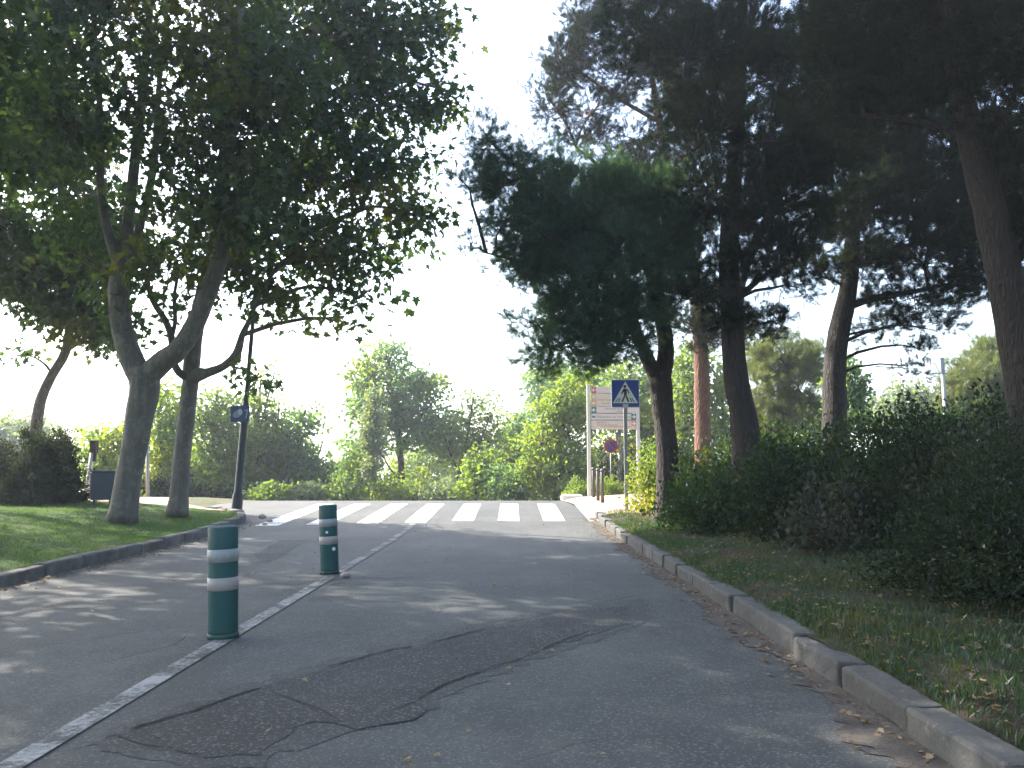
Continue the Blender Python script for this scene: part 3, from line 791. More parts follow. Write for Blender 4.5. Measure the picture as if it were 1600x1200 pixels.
make_tree('pine_tree', 'tall straight pine with furrowed grey trunk in the middle of the hedge', 'tree', G_PINE, at(1166, 712, 13.6),
    [[(1168, 715, 13.6, 48), (1163, 660, 13.6, 43), (1150, 590, 13.6, 38), (1143, 500, 13.6, 35), (1139, 400, 13.6, 32), (1145, 300, 13.6, 28), (1152, 200, 13.5, 24), (1157, 100, 13.4, 20), (1160, -20, 13.3, 16), (1160, -200, 13.2, 10)],
     [(1148, 470, 13.6, 12), (1168, 452, 13.6, 10), (1196, 430, 13.6, 8), (1250, 400, 13.5, 6)],
     [(1140, 360, 13.6, 12), (1200, 330, 13.2, 9), (1270, 290, 12.9, 6)],
     [(1152, 200, 13.5, 12), (1090, 140, 13.2, 9), (1020, 100, 13.0, 6)],
     [(1143, 480, 13.6, 10), (1110, 455, 13.3, 8), (1060, 445, 13.0, 6)]],
    [(1090, 80, 70, 70, 13.0, 1.0), (1000, 40, 55, 55, 12.9, .8, .8), (1160, 60, 75, 75, 13.2, 1.0), (1240, 110, 75, 65, 13.0, 1.0), (1110, 190, 70, 60, 13.1, .9), (1200, 220, 75, 60, 13.0, .9), (1280, 230, 65, 60, 12.9, .9), (1230, 320, 70, 55, 13.1, .9), (1170, 330, 45, 45, 13.9, .7),
     (1210, 400, 65, 40, 13.3, .7, .9), (1100, 300, 45, 50, 13.4, .7), (1080, 470, 45, 20, 13.1, .45, .7), (1170, 500, 45, 26, 13.4, .5, .9), (1130, 420, 36, 26, 13.2, .5, .8), (1180, -90, 120, 80, 13.2, 1.3), (1050, -80, 90, 70, 13.0, 1.1), (1215, 505, 26, 18, 13.4, .4, .6), (1250, 450, 45, 16, 13.4, .35, .45)],
    'needle', NEED, M['bark_pine'], 13500, .22, sub=20, spread=.19, limb=.05, twig=.010)
make_tree('pine_tree', 'dark bent pine trunk with a spreading lacy crown behind the hedge', 'tree', G_PINE, at(1304, 690, 15.8),
    [[(1303, 692, 15.8, 40), (1304, 640, 15.8, 37), (1304, 580, 15.8, 34), (1311, 520, 15.8, 33), (1322, 470, 15.8, 30), (1330, 410, 15.7, 25), (1334, 300, 15.6, 20), (1340, 180, 15.5, 15), (1345, 40, 15.4, 10), (1350, -100, 15.3, 6)],
     [(1320, 480, 15.8, 15), (1370, 465, 15.5, 11), (1430, 455, 15.2, 8), (1500, 440, 15.0, 5)],
     [(1328, 420, 15.7, 13), (1400, 390, 15.3, 10), (1480, 370, 15.0, 7)],
     [(1332, 340, 15.6, 11), (1280, 320, 15.4, 8), (1230, 330, 15.2, 5)]],
    [(1380, 470, 50, 34, 15.5, .6, .7), (1440, 475, 55, 34, 15.2, .6, .7), (1500, 450, 45, 34, 15.0, .6, .8), (1395, 515, 40, 16, 15.4, .4, .6), (1455, 515, 45, 14, 15.2, .4, .5), (1440, 400, 80, 36, 15.1, .8), (1350, 410, 60, 38, 15.3, .7), (1420, 572, 20, 10, 15.2, .2, .55), (1440, 545, 14, 6, 15.2, .15, .4),
     (1330, 310, 75, 60, 15.2, .9), (1420, 300, 85, 60, 15.0, 1.0), (1500, 350, 80, 50, 14.9, .9), (1400, 200, 90, 65, 15.0, 1.1), (1320, 180, 70, 60, 15.2, 1.0), (1490, 230, 80, 70, 14.9, 1.0), (1360, 70, 100, 70, 15.1, 1.2), (1460, 110, 80, 70, 14.9, 1.1), (1550, 420, 60, 45, 14.9, .7), (1370, -70, 130, 80, 15.2, 1.4), (1270, 430, 45, 30, 15.4, .6, .7), (1560, 300, 60, 70, 14.8, .9)],
    'needle', NEED, M['bark_dark'], 13500, .25, sub=20, spread=.21, limb=.045, twig=.010)
make_tree('pine_tree', 'thick leaning pine trunk nearest the road at the right edge', 'tree', G_PINE, at(1618, 740, 8.8),
    [[(1622, 745, 8.8, 74), (1610, 650, 8.8, 62), (1592, 540, 8.8, 56), (1570, 430, 8.8, 52), (1545, 320, 8.8, 48), (1518, 220, 8.7, 42), (1495, 110, 8.6, 34), (1480, 0, 8.5, 30), (1465, -180, 8.4, 20), (1455, -330, 8.3, 12)],
     [(1520, 225, 8.7, 14), (1440, 190, 8.9, 10), (1350, 180, 9.0, 7)],
     [(1500, 130, 8.6, 14), (1590, 60, 8.4, 10), (1680, 20, 8.2, 7)],
     [(1570, 420, 8.8, 12), (1640, 360, 8.8, 9), (1720, 330, 8.8, 6)]],
    [(1440, 60, 100, 80, 8.9, .8), (1340, 20, 90, 70, 9.0, .8), (1560, 50, 90, 80, 8.4, .8), (1400, 150, 80, 50, 9.0, .6), (1590, 170, 60, 70, 8.4, .6), (1300, 120, 60, 60, 9.2, .6, .8), (1660, 330, 90, 90, 8.9, .8), (1460, -90, 150, 90, 8.6, 1.0), (1640, -60, 120, 100, 8.3, 1.0), (1300, -80, 100, 70, 9.0, .8), (1700, 180, 100, 90, 8.5, .9), (1480, -260, 200, 120, 8.4, 1.2),
     (1590, 260, 30, 40, 9.2, .4, .8)],
    'needle', NEED, M['bark_pine'], 12000, .21, sub=20, spread=.16, limb=.04, twig=.009)

make_tree('pine_tree', 'dark pine behind the others whose crown closes the upper right sky', 'tree', G_PINE, at(1176, 720, 19.5),
    [[(1176, 725, 19.5, 26), (1164, 650, 19.5, 24), (1152, 560, 19.5, 21), (1160, 430, 19.5, 18), (1220, 300, 19.4, 14), (1300, 120, 19.3, 10), (1310, -60, 19.2, 6)],
     [(1190, 360, 19.5, 10), (1370, 330, 19.2, 8), (1500, 320, 19.0, 5)], [(1165, 420, 19.5, 10), (1130, 330, 19.3, 7), (1090, 280, 19.2, 5)]],
    [(1250, 380, 80, 45, 19.3, 1.2), (1150, 300, 70, 60, 19.3, 1.1), (1250, 250, 90, 70, 19.2, 1.4), (1370, 330, 90, 55, 19.1, 1.4), (1480, 300, 100, 65, 19.0, 1.4), (1590, 330, 80, 60, 18.9, 1.3), (1420, 190, 110, 80, 19.1, 1.6), (1560, 180, 100, 80, 18.9, 1.5),
     (1200, 120, 100, 80, 19.3, 1.5), (1340, 60, 120, 80, 19.2, 1.6), (1500, 50, 120, 80, 19, 1.6), (1090, 200, 60, 60, 19.3, 1.0), (1300, -70, 180, 80, 19.2, 1.8), (1560, -60, 150, 80, 18.9, 1.7), (1420, 400, 70, 30, 19.2, .8, .7)],
    'needle', NEED, M['bark_dark'], 7500, .30, sub=20, spread=.26, limb=.045, twig=.012)

# ---- trees beyond the crossing
G_FAR = 'trees beyond the crossing'
def far_tree(label, D, base_px, specs, blobs, leafmat, total, size, name='leafy_tree', bark=None, kind='dia', spread=.4, sub=22, group=G_FAR, limb=.06, twig=.014, shell=.55, twig_share=.5, cat='tree'):
    gx = (base_px - 800) * D / F
    gz = ground_at(gx, D)
    sp = [[(a, b, D + (c[2] if len(c) > 3 else 0), c[-1]) for c in [tuple(q) for q in s] for a, b in [(c[0], c[1])]] for s in specs]
    # first point of the main stem goes down to the ground
    d = D; zpx = 733 + (CAM_H - gz) * F / d
    sp[0].insert(0, (base_px, zpx + 4, D, sp[0][0][3] * 1.15))
    bl = [(b[0], b[1], b[2] * 1.16, b[3] * 1.16, D + b[4], b[5]) + tuple(b[6:]) for b in blobs]
    return make_tree(name, label, cat, group, (gx, D, gz), sp, bl, kind, leafmat, bark or M['bark_dark'], int(total * 1.5), size, sub=sub, spread=spread, limb=limb, twig=twig, flare=1.3, shell=shell, sides=8, twig_share=twig_share)

far_tree('tallest leafy tree beyond the crossing with a dark slim trunk', 36, 629,
    [[(628, 760, 11), (626, 720, 10), (622, 670, 9), (616, 620, 7), (608, 570, 4)], [(624, 700, 6), (650, 660, 5), (675, 630, 3)], [(622, 680, 5), (590, 640, 4), (575, 610, 3)], [(628, 755, 4), (608, 730, 3), (600, 715, 2)]],
    [(600, 560, 42, 22, 0, 1.1, .8), (570, 590, 26, 22, 0, .9, .8), (610, 600, 50, 26, -.3, 1.3), (650, 600, 32, 20, .3, 1.0, .8), (680, 605, 24, 18, .3, .7, .8), (555, 640, 22, 26, 0, .8, .6), (560, 690, 20, 30, 0, .8, .6), (695, 690, 26, 26, 0, .8, .7), (600, 640, 45, 28, -.2, 1.3), (650, 645, 45, 26, 0, 1.2), (680, 660, 30, 22, .2, .9), (660, 685, 45, 20, -.4, 1.1), (600, 680, 30, 20, 0, .9, .7), (585, 545, 14, 8, 0, .4, .5), (622, 540, 10, 8, 0, .4, .5)],
    M['leaf_teal'], 6400, .21, spread=.30)
far_tree('narrow silvery young tree on a pale stake beyond the crossing', 31, 581,
    [[(581, 770, 4), (582, 740, 4), (584, 690, 3), (586, 640, 2)]],
    [(583, 720, 13, 30, 0, .35), (584, 670, 18, 34, 0, .45), (586, 630, 12, 24, 0, .35), (578, 690, 12, 20, 0, .3)],
    M['leaf_silver'], 2600, .13, spread=.16, name='young_tree', bark=M['bark_pale'])
far_tree('sparse yellow green young trees with thin dark stems right of the tallest tree', 35, 716,
    [[(716, 750, 6), (724, 715, 5), (732, 670, 4), (740, 620, 2)], [(720, 730, 4), (750, 690, 3), (765, 650, 2)], [(718, 740, 3), (700, 700, 3), (692, 660, 2)]],
    [(730, 660, 36, 32, 0, 1.0, .5), (765, 690, 32, 26, 0, .9, .6), (745, 625, 22, 18, 0, .7, .3), (705, 690, 26, 26, 0, .8, .6), (735, 720, 40, 22, 0, 1, .6), (770, 650, 20, 24, 0, .6, .4)],
    M['leaf_broad'], 2400, .17, spread=.34)
far_tree('bright yellow green sapling with large leaves in front of the dark thicket', 30, 745,
    [[(745, 770, 4), (747, 745, 3), (750, 715, 2)], [(745, 765, 3), (760, 740, 2), (772, 720, 2)]],
    [(745, 745, 22, 20, 0, .5), (765, 735, 22, 22, 0, .5), (735, 765, 20, 14, 0, .5), (760, 765, 18, 14, 0, .5, .7), (755, 715, 20, 14, 0, .4, .6)],
    M['leaf_yellow'], 1500, .17, spread=.2, name='sapling')
far_tree('dark green thicket tree between the sapling and the bright bush', 37, 805,
    [[(805, 760, 8), (806, 720, 6), (808, 670, 4)]],
    [(805, 700, 26, 34, 0, 1.0), (800, 745, 32, 32, 0, 1.2), (820, 665, 22, 20, 0, .8, .8), (835, 720, 26, 40, .4, 1), (790, 720, 18, 18, 0, .7, .7)],
    M['leaf_teal'], 3500, .20, spread=.3)
far_tree('bright light green bushy tree left of the direction board', 29, 868,
    [[(868, 770, 8), (868, 730, 7), (866, 680, 5), (870, 630, 3)]],
    [(868, 640, 26, 36, 0, .8), (880, 620, 24, 24, 0, .7), (850, 690, 32, 36, 0, 1.0), (890, 680, 34, 44, 0, 1.0), (870, 740, 46, 32, -.3, 1.1), (835, 740, 24, 30, 0, .8), (905, 740, 22, 36, 0, .8), (910, 640, 26, 30, .6, .8), (900, 600, 20, 16, .4, .5, .7)],
    M['leaf_yellow'], 7500, .15, spread=.24, kind='oval')
far_tree('tall blue green pine crown far behind the direction board', 44, 875,
    [[(875, 740, 12), (875, 660, 10), (870, 600, 7), (868, 575, 4)]],
    [(850, 600, 26, 22, 0, 1.3), (880, 590, 36, 22, 0, 1.5), (845, 630, 20, 18, 0, 1.0), (900, 630, 40, 26, 0, 1.4), (930, 600, 36, 24, 0, 1.4)],
    M['leaf_teal'], 4500, .22, spread=.4)
far_tree('light green tree behind the direction board and forked pine', 33, 1000,
    [[(1000, 740, 10), (1000, 690, 8), (1004, 640, 6)]],
    [(960, 690, 34, 34, 0, 1.1), (1005, 630, 36, 40, 0, 1.2), (985, 590, 36, 26, 0, 1.0), (1040, 700, 36, 40, 0, 1.2), (1015, 700, 40, 50, .4, 1.3), (950, 620, 26, 30, .5, .8, .7), (1060, 630, 30, 50, .4, 1.2), (1050, 590, 30, 24, .4, 1)],
    M['leaf_broad'], 7000, .18, spread=.32)
far_tree('wispy poplar with thin upright shoots right of the lamp post', 33, 402,
    [[(402, 760, 8), (402, 700, 7), (404, 640, 5), (408, 590, 2)], [(402, 690, 4), (414, 640, 3), (428, 585, 2)], [(402, 690, 4), (396, 640, 3), (399, 590, 2)], [(404, 720, 4), (430, 680, 3), (436, 630, 2)]],
    [(402, 650, 20, 36, 0, .7, .7), (404, 600, 12, 24, 0, .3, .3), (426, 600, 10, 26, 0, .3, .3), (424, 650, 16, 30, 0, .6, .6), (404, 710, 32, 36, 0, 1.0), (400, 755, 34, 28, 0, 1.0), (380, 690, 18, 36, 0, .8, .8)],
    M['leaf_broad'], 4200, .17, spread=.26)
far_tree('dense dark green tree with a loose top left of the bare sky gap', 34, 462,
    [[(462, 765, 9), (462, 720, 8), (468, 670, 5), (478, 640, 3)], [(462, 730, 5), (440, 690, 4), (432, 660, 3)], [(466, 740, 4), (495, 715, 3), (504, 690, 2)]],
    [(470, 650, 26, 16, 0, .8, .5), (450, 680, 32, 22, 0, 1.0, .7), (485, 662, 14, 10, 0, .5, .5), (465, 715, 34, 24, 0, 1.1), (450, 750, 46, 28, 0, 1.3), (490, 745, 34, 26, 0, 1.0), (430, 700, 26, 30, 0, .9), (515, 748, 14, 16, 0, .5, .5)],
    M['leaf_teal'], 5200, .20, spread=.3)
far_tree('olive green tree behind the two plane trunks', 32, 330,
    [[(330, 760, 9), (332, 710, 8), (336, 650, 5), (340, 610, 3)], [(332, 710, 5), (310, 670, 3), (300, 640, 2)]],
    [(340, 630, 32, 24, 0, .9, .8), (315, 660, 30, 30, 0, 1.0), (355, 680, 30, 34, 0, 1.1), (330, 720, 40, 34, 0, 1.2), (345, 760, 40, 24, 0, 1.1), (305, 745, 26, 30, 0, .9), (370, 745, 22, 30, 0, .8)],
    M['leaf_broad'], 5000, .18, spread=.3)
far_tree('yellowish tree seen between the two plane trunks', 29, 250,
    [[(250, 760, 7), (250, 700, 6), (248, 640, 4)]],
    [(250, 640, 20, 34, 0, .7, .7), (255, 700, 26, 40, 0, .9), (245, 750, 26, 26, 0, .8), (262, 605, 12, 16, 0, .4, .5), (270, 660, 16, 30, 0, .6, .7)],
    M['leaf_yellow'], 2800, .17, spread=.26)
far_tree('pale yellow green tree behind the blue litter bin', 27, 175,
    [[(175, 760, 7), (176, 710, 6), (178, 670, 3)]],
    [(175, 690, 34, 24, 0, .8, .8), (155, 730, 26, 34, 0, .8), (195, 720, 26, 40, 0, .8), (185, 755, 36, 28, 0, .8), (140, 715, 16, 20, 0, .5, .6), (208, 680, 18, 26, 0, .5, .7)],
    M['leaf_yellow'], 3200, .16, spread=.24)
far_tree('hazy round tree top far behind the leaning plane tree', 40, 30,
    [[(30, 760, 9), (30, 720, 8), (32, 680, 5)]],
    [(30, 690, 55, 34, 0, 1.8), (-20, 690, 40, 30, 0, 1.4), (75, 700, 30, 26, 0, 1.0), (105, 700, 22, 12, 0, .8, .6), (20, 670, 30, 16, 0, 1, .7)],
    M['leaf_silver'], 4200, .22, spread=.36)
# second row further off, closing the band of foliage
for px, D, w, top, mat, lab in [(285, 46, 40, 668, 'leaf_yellow', 'sunlit yellow green tree in the far row left of the olive tree'),
                                (375, 48, 44, 672, 'leaf_broad', 'green tree in the far row behind the lamp post'),
                                (445, 50, 40, 690, 'leaf_yellow', 'yellow green tree in the far row behind the dense dark tree'),
                                (555, 44, 30, 690, 'leaf_broad', 'light tree in the far row at the right side of the bare sky gap'),
                                (655, 48, 46, 680, 'leaf_yellow', 'yellow green tree in the far row right of the tallest tree'),
                                (725, 50, 46, 668, 'leaf_broad', 'light green tree in the far row behind the sparse young trees'),
                                (790, 48, 44, 660, 'leaf_yellow', 'bright tree in the far row behind the dark thicket'),
                                (835, 52, 36, 640, 'leaf_broad', 'taller light tree in the far row behind the bright bushy tree')]:
    h = 790 - top
    far_tree(lab, D, px, [[(px, 770, 6), (px + 3, 740, 5), (px, top + 25, 3)]],
             [(px, top + h * .22, w * .62, h * .18, 0, 1.2, .7), (px - w * .35, top + h * .42, w * .6, h * .2, 0, 1.3), (px + w * .4, top + h * .45, w * .6, h * .2, 0, 1.3), (px, top + h * .65, w, h * .22, 0, 1.6), (px - w * .6, top + h * .8, w * .6, h * .2, 0, 1.3), (px + w * .6, top + h * .82, w * .6, h * .2, 0, 1.3)],
             M[mat], 2600, .24, spread=.42)
# low shrubs under them
G_LOW = 'low shrubs along the far roadside'
for px, D, w, h, mat, lab in [(535, 30, 26, 34, 'leaf_broad', 'loose green shrub beside the far roadside left of the staked young tree'),
                              (560, 33, 22, 44, 'leaf_yellow', 'yellow green shrub just left of the staked young tree'),
                              (610, 31, 24, 26, 'leaf_yellow', 'low light green shrub between the staked young tree and the dark trunk'),
                              (655, 32, 30, 30, 'leaf_broad', 'low green shrub right of the dark slim trunk'),
                              (690, 31, 26, 26, 'leaf_silver', 'small greyish shrub at the roadside below the sparse trees'),
                              (795, 29, 30, 34, 'leaf_teal', 'dark low shrub at the roadside left of the bright bushy tree'),
                              (480, 30, 24, 18, 'leaf_silver', 'pale low shrub in front of the dense dark tree'),
                              (420, 29, 26, 20, 'leaf_broad', 'low shrub at the roadside right of the lamp post'),
                              (345, 28, 26, 20, 'leaf_dark', 'dark low shrub left of the lamp post base'),
                              (268, 27, 34, 30, 'leaf_dark', 'dark shrub behind the path between the plane trunks'),
                              (935, 31, 34, 70, 'leaf_dark', 'dark shrub behind the no parking sign'),
                              (990, 32, 40, 90, 'leaf_broad', 'leafy shrub behind the crossing sign pole'),
                              (1045, 29, 40, 95, 'leaf_hedge', 'tall shrub behind the forked pine'),
                              (1120, 27, 50, 100, 'leaf_hedge', 'broad shrub behind the red barked pine'),
                              (1180, 26, 40, 100, 'leaf_broad', 'shrub behind the tall straight pine')]:
    h = h * (.75 + 1.1 * ((px * 7.3) % 1.0 if h > 60 else ((px * .137) % 1.0))) if h < 60 else h
    far_tree(lab, D, px, [[(px, 780, 3), (px, 770, 2)]], [(px, 785 - h * .5, w, h * .55, 0, .9), (px - w * .5, 787 - h * .3, w * .6, h * .4, 0, .7), (px + w * .5, 787 - h * .35, w * .6, h * .45, 0, .7)],
             M[mat], 1100 if h < 60 else 3200, .15, name='roadside_shrub', spread=.2, group=G_LOW, cat='shrub')

# right background
G_BACK = 'trees behind the hedge'
far_tree('olive pine with dense low foliage behind the hedge between the grey and the bent trunks', 26, 1225,
    [[(1225, 690, 12), (1226, 620, 10), (1230, 560, 7)]],
    [(1225, 560, 40, 34, 0, 1.0), (1200, 610, 34, 36, 0, .9), (1250, 610, 34, 40, 0, .9), (1225, 650, 50, 32, 0, 1.0), (1265, 560, 26, 26, 0, .7), (1190, 660, 30, 26, 0, .8), (1270, 655, 26, 26, 0, .7), (1190, 560, 26, 30, .3, .7, .8)],
    M['needle_olive'], 2600, .32, name='pine_tree', kind='needle', spread=.24, sub=12, group=G_BACK, bark=M['bark_pine'])
far_tree('small rounded dark green tree right beside the bent pine trunk', 24, 1325,
    [[(1325, 690, 8), (1325, 640, 6), (1325, 600, 4)]],
    [(1322, 600, 22, 30, 0, .5), (1325, 640, 24, 34, 0, .6), (1318, 575, 14, 14, 0, .35, .8)],
    M['leaf_teal'], 3000, .13, spread=.18, group=G_BACK)
far_tree('pale distant tree low on the skyline behind the hedge', 38, 1420,
    [[(1420, 700, 8), (1420, 660, 6), (1422, 630, 4)]],
    [(1425, 615, 26, 18, 0, 1.0), (1390, 635, 34, 20, 0, 1.2), (1450, 635, 36, 22, 0, 1.2), (1420, 655, 60, 22, 0, 1.4), (1370, 655, 26, 16, 0, 1, .8), (1480, 655, 30, 20, 0, 1)],
    M['leaf_silver'], 4200, .2, spread=.34, group=G_BACK)
far_tree('light green pine behind the grey post near the right edge', 27, 1545,
    [[(1545, 700, 12), (1545, 650, 10), (1545, 590, 6)]],
    [(1560, 545, 26, 22, 0, .8), (1545, 580, 45, 30, 0, 1.1), (1510, 610, 30, 30, 0, .9), (1570, 620, 40, 34, 0, 1.0), (1530, 645, 40, 24, 0, 1.0, .8), (1495, 590, 14, 18, 0, .5, .7), (1500, 640, 24, 20, 0, .7), (1600, 580, 30, 40, 0, 1)],
    M['needle_olive'], 2800, .32, name='pine_tree', kind='needle', spread=.26, sub=12, group=G_BACK, bark=M['bark_pine'])
far_tree('green tree glimpsed behind the red barked pine', 30, 1130,
    [[(1130, 720, 8), (1130, 660, 6), (1128, 610, 4)]],
    [(1070, 600, 22, 30, 0, .8), (1120, 600, 26, 30, 0, .9), (1125, 660, 24, 40, 0, 1.0), (1150, 690, 26, 26, 0, .8), (1065, 670, 22, 46, 0, .9), (1085, 560, 26, 20, 0, .8)],
    M['leaf_broad'], 3600, .18, spread=.3, group=G_BACK)
far_tree('slender pale trunked tree standing beside the no parking sign', 28.5, 970,
    [[(968, 740, 7), (972, 710, 7), (966, 685, 7), (972, 660, 6), (974, 630, 5)]],
    [(960, 655, 22, 16, 0, .5, .7), (985, 640, 26, 20, 0, .6, .8), (945, 640, 16, 14, 0, .4, .5), (968, 620, 24, 16, 0, .6)],
    M['leaf_broad'], 1300, .15, spread=.22, group=G_BACK, bark=M['bark_pale'])

# ------------------------------------------------------------------ shrubs
def shrub(name, label, cat, group, c, r, leafmat, n, size, kind='oval', stems=7, spread=.12, sub=26, twigmat=None, shell=.85, up=.3):
    e = empty(name, tuple(c), label, cat, group)
    r = np.array(r, float)
    ncl = max(4, n // sub)
    d = in_ellipsoid(ncl, shell); d[:, 2] = np.abs(d[:, 2]) * 1.0
    lump = 1 + .22 * np.sin(d[:, 0] * 7 + c[0] * 3) * np.sin(d[:, 1] * 6 + c[1] * 5)
    C = d * r * lump[:, None]; C[:, 2] = np.maximum(C[:, 2], .05)
    mb = MB()
    base = [Vector((random.uniform(-.25, .25) * r[0], random.uniform(-.25, .25) * r[1], 0)) for _ in range(stems)]
    for i in range(ncl):
        if i % 2 and ncl > 60: continue
        b = random.choice(base); t_ = Vector(C[i])
        k = b.lerp(t_, .5) + Vector((0, 0, .15 * r[2]))
        mb.tube([b, k, t_], [.012, .008, .003], 3, cap=False)
    mb.build('stem', twigmat or M['bark_dark'], e)
    ci = np.repeat(np.arange(ncl), sub)
    L = C[ci] + RNG.normal(size=(len(ci), 3)) * spread
    L[:, 2] = np.abs(L[:, 2]) + .01
    if kind == 'needle':
        R_ = frames(unit(len(L)) * .6 + np.array([0, 0, up]))
        tp = TUFTS[0]
    else:
        o = L / r; o /= np.linalg.norm(o, axis=1, keepdims=True) + 1e-6
        R_ = frames(unit(len(L)) + o * .5 + np.array([0, 0, up]))
        tp = {'oval': OVAL_LEAF, 'dia': DIA_LEAF, 'plane': PLANE_LEAF}[kind]
    scatter_mesh('crown', [scatter(tp[0], tp[1], L, R_, size * RNG.uniform(.6, 1.2, len(L)))], leafmat, e)
    return e
def vz(x, y): return float(verge_z(x, y)) - .03

G_HEDGE = 'shrubs of the hedge along the right verge'
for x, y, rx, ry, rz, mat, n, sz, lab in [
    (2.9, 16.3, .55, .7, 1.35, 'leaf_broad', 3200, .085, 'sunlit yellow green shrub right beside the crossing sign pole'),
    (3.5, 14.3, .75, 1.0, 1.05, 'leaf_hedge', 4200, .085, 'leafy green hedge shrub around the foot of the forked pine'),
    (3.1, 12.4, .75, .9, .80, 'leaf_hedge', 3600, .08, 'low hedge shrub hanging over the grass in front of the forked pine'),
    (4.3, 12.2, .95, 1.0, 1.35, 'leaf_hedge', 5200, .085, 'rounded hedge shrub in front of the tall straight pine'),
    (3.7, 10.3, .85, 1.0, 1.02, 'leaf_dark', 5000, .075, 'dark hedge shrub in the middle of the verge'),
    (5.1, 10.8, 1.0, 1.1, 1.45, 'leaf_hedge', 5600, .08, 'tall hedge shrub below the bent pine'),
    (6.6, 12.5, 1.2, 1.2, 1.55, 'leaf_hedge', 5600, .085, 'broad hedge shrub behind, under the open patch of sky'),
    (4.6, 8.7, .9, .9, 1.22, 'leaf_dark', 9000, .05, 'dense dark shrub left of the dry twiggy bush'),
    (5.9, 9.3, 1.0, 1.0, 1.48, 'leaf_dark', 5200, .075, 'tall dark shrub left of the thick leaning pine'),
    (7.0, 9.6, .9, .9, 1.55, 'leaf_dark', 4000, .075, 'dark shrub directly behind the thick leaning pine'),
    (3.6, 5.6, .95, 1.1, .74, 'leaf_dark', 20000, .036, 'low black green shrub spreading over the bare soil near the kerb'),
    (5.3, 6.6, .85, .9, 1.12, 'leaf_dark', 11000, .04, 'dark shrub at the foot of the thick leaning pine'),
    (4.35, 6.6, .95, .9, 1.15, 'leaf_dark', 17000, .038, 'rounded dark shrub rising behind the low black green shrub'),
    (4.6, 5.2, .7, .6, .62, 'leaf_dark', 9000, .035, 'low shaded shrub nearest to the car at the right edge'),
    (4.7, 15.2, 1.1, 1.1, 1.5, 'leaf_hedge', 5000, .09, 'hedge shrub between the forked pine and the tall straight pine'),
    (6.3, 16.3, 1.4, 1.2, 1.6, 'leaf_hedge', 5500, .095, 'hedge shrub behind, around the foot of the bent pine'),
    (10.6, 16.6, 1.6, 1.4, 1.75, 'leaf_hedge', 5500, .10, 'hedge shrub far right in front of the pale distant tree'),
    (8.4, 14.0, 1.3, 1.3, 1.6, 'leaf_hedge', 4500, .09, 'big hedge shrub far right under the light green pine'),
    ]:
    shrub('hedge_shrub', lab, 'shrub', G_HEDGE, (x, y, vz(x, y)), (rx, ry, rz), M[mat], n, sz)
for x, y, rx, ry, rz, n, lab in [(4.55, 7.6, .7, .6, 1.15, 3200, 'grey green twiggy bush with upright dry shoots in the dark hedge'),
                                 (5.6, 7.9, .7, .6, 1.30, 3000, 'second dry grey bush close to the thick leaning pine'),
                                 (3.55, 8.9, .55, .6, .72, 2400, 'low greyish bush at the front of the hedge')]:
    shrub('twiggy_bush', lab, 'shrub', 'dry grey bushes in the hedge', (x, y, vz(x, y)), (rx, ry, rz), M['leaf_grey'], n, .07, 'dia', 16, .10, 16, M['twig_grey'], .95, .9)
# clipped low hedge by the direction board
for px, w, lab in [(905, .52, 'clipped low hedge block left of the direction board post'), (955, .62, 'clipped low hedge block behind the brown posts')]:
    p0 = at(px, 778, 26.0)
    shrub('low_hedge', lab, 'hedge', 'clipped hedge blocks by the direction board', (p0[0], 26.0, ground_at(p0[0], 26) + .05), (w, .5, .78), M['leaf_yellow'], 3600, .07, 'oval', 9, .05, 30, shell=1.0)
# round clipped bushes on the lawn
for px, D, rx, rz, n, sz, lab in [(74, 17.2, .80, 1.42, 30000, .06, 'dark clipped ball bush beside the white post on the lawn'), (-22, 17.6, .66, 1.46, 22000, .06, 'dark bush cut by the left edge next to the ball bush')]:
    x = (px - 800) * D / F
    e = shrub('round_bush', lab, 'bush', None, (x, D, float(lawn_z(x, D)) - .02), (rx, rx, rz), M['leaf_bush'], n, sz, 'oval', 9, .05, 30, shell=1.1)

# ------------------------------------------------------------------ grass and litter
def grass(name, n, fx, fy, fz, hmin, hmax, mat, w=.006, mask=None):
    x, y = fx, fy
    if mask is not None: x, y = x[mask], y[mask]
    z = fz(x, y)
    n = len(x)
    P = np.stack([x, y, z - .005], -1)
    N = unit(n) * .55 + np.array([0, 0, 1.0])
    R_ = frames(N)
    tp = ([(-.5, 0, 0), (.5, 0, 0), (.3, .55, .06), (0, 1, .28)], [(0, 1, 2), (0, 2, 3)])
    h = RNG.uniform(hmin, hmax, n)
    sc = np.stack([np.full(n, 1.0), h, h], -1)
    tv = np.array(tp[0]); W = np.einsum('nij,nkj->nki', R_, tv[None] * np.stack([np.full(n, w), h, h], -1)[:, None, :]) + P[:, None]
    k = 4; lo = np.array([0, 1, 2, 0, 2, 3])
    loops = (lo[None] + (np.arange(n) * k)[:, None]).ravel()
    return tag(scatter_mesh(name, [(W.reshape(-1, 3), loops, np.full(2 * n, 3))], mat), kind='stuff')
n = 115000
y = RNG.uniform(6.0, 17.6, n); x = kerb_left(y) - .15 - (RNG.random(n) ** 1.3) * 11
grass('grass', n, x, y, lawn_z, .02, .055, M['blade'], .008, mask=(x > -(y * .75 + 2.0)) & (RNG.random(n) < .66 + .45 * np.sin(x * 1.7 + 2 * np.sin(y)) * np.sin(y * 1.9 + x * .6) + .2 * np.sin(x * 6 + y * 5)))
n = 120000
y = RNG.uniform(2.6, 17.0, n) ; x = 1.86 + RNG.random(n) ** 1.25 * 4.0
dens = .5 + .5 * np.sin(x * 2.1 + y * .9 + 1.0) * np.sin(y * 1.3 - x * .7 + .5) + .25 * np.sin(y * 3.7 + x * 2.9)
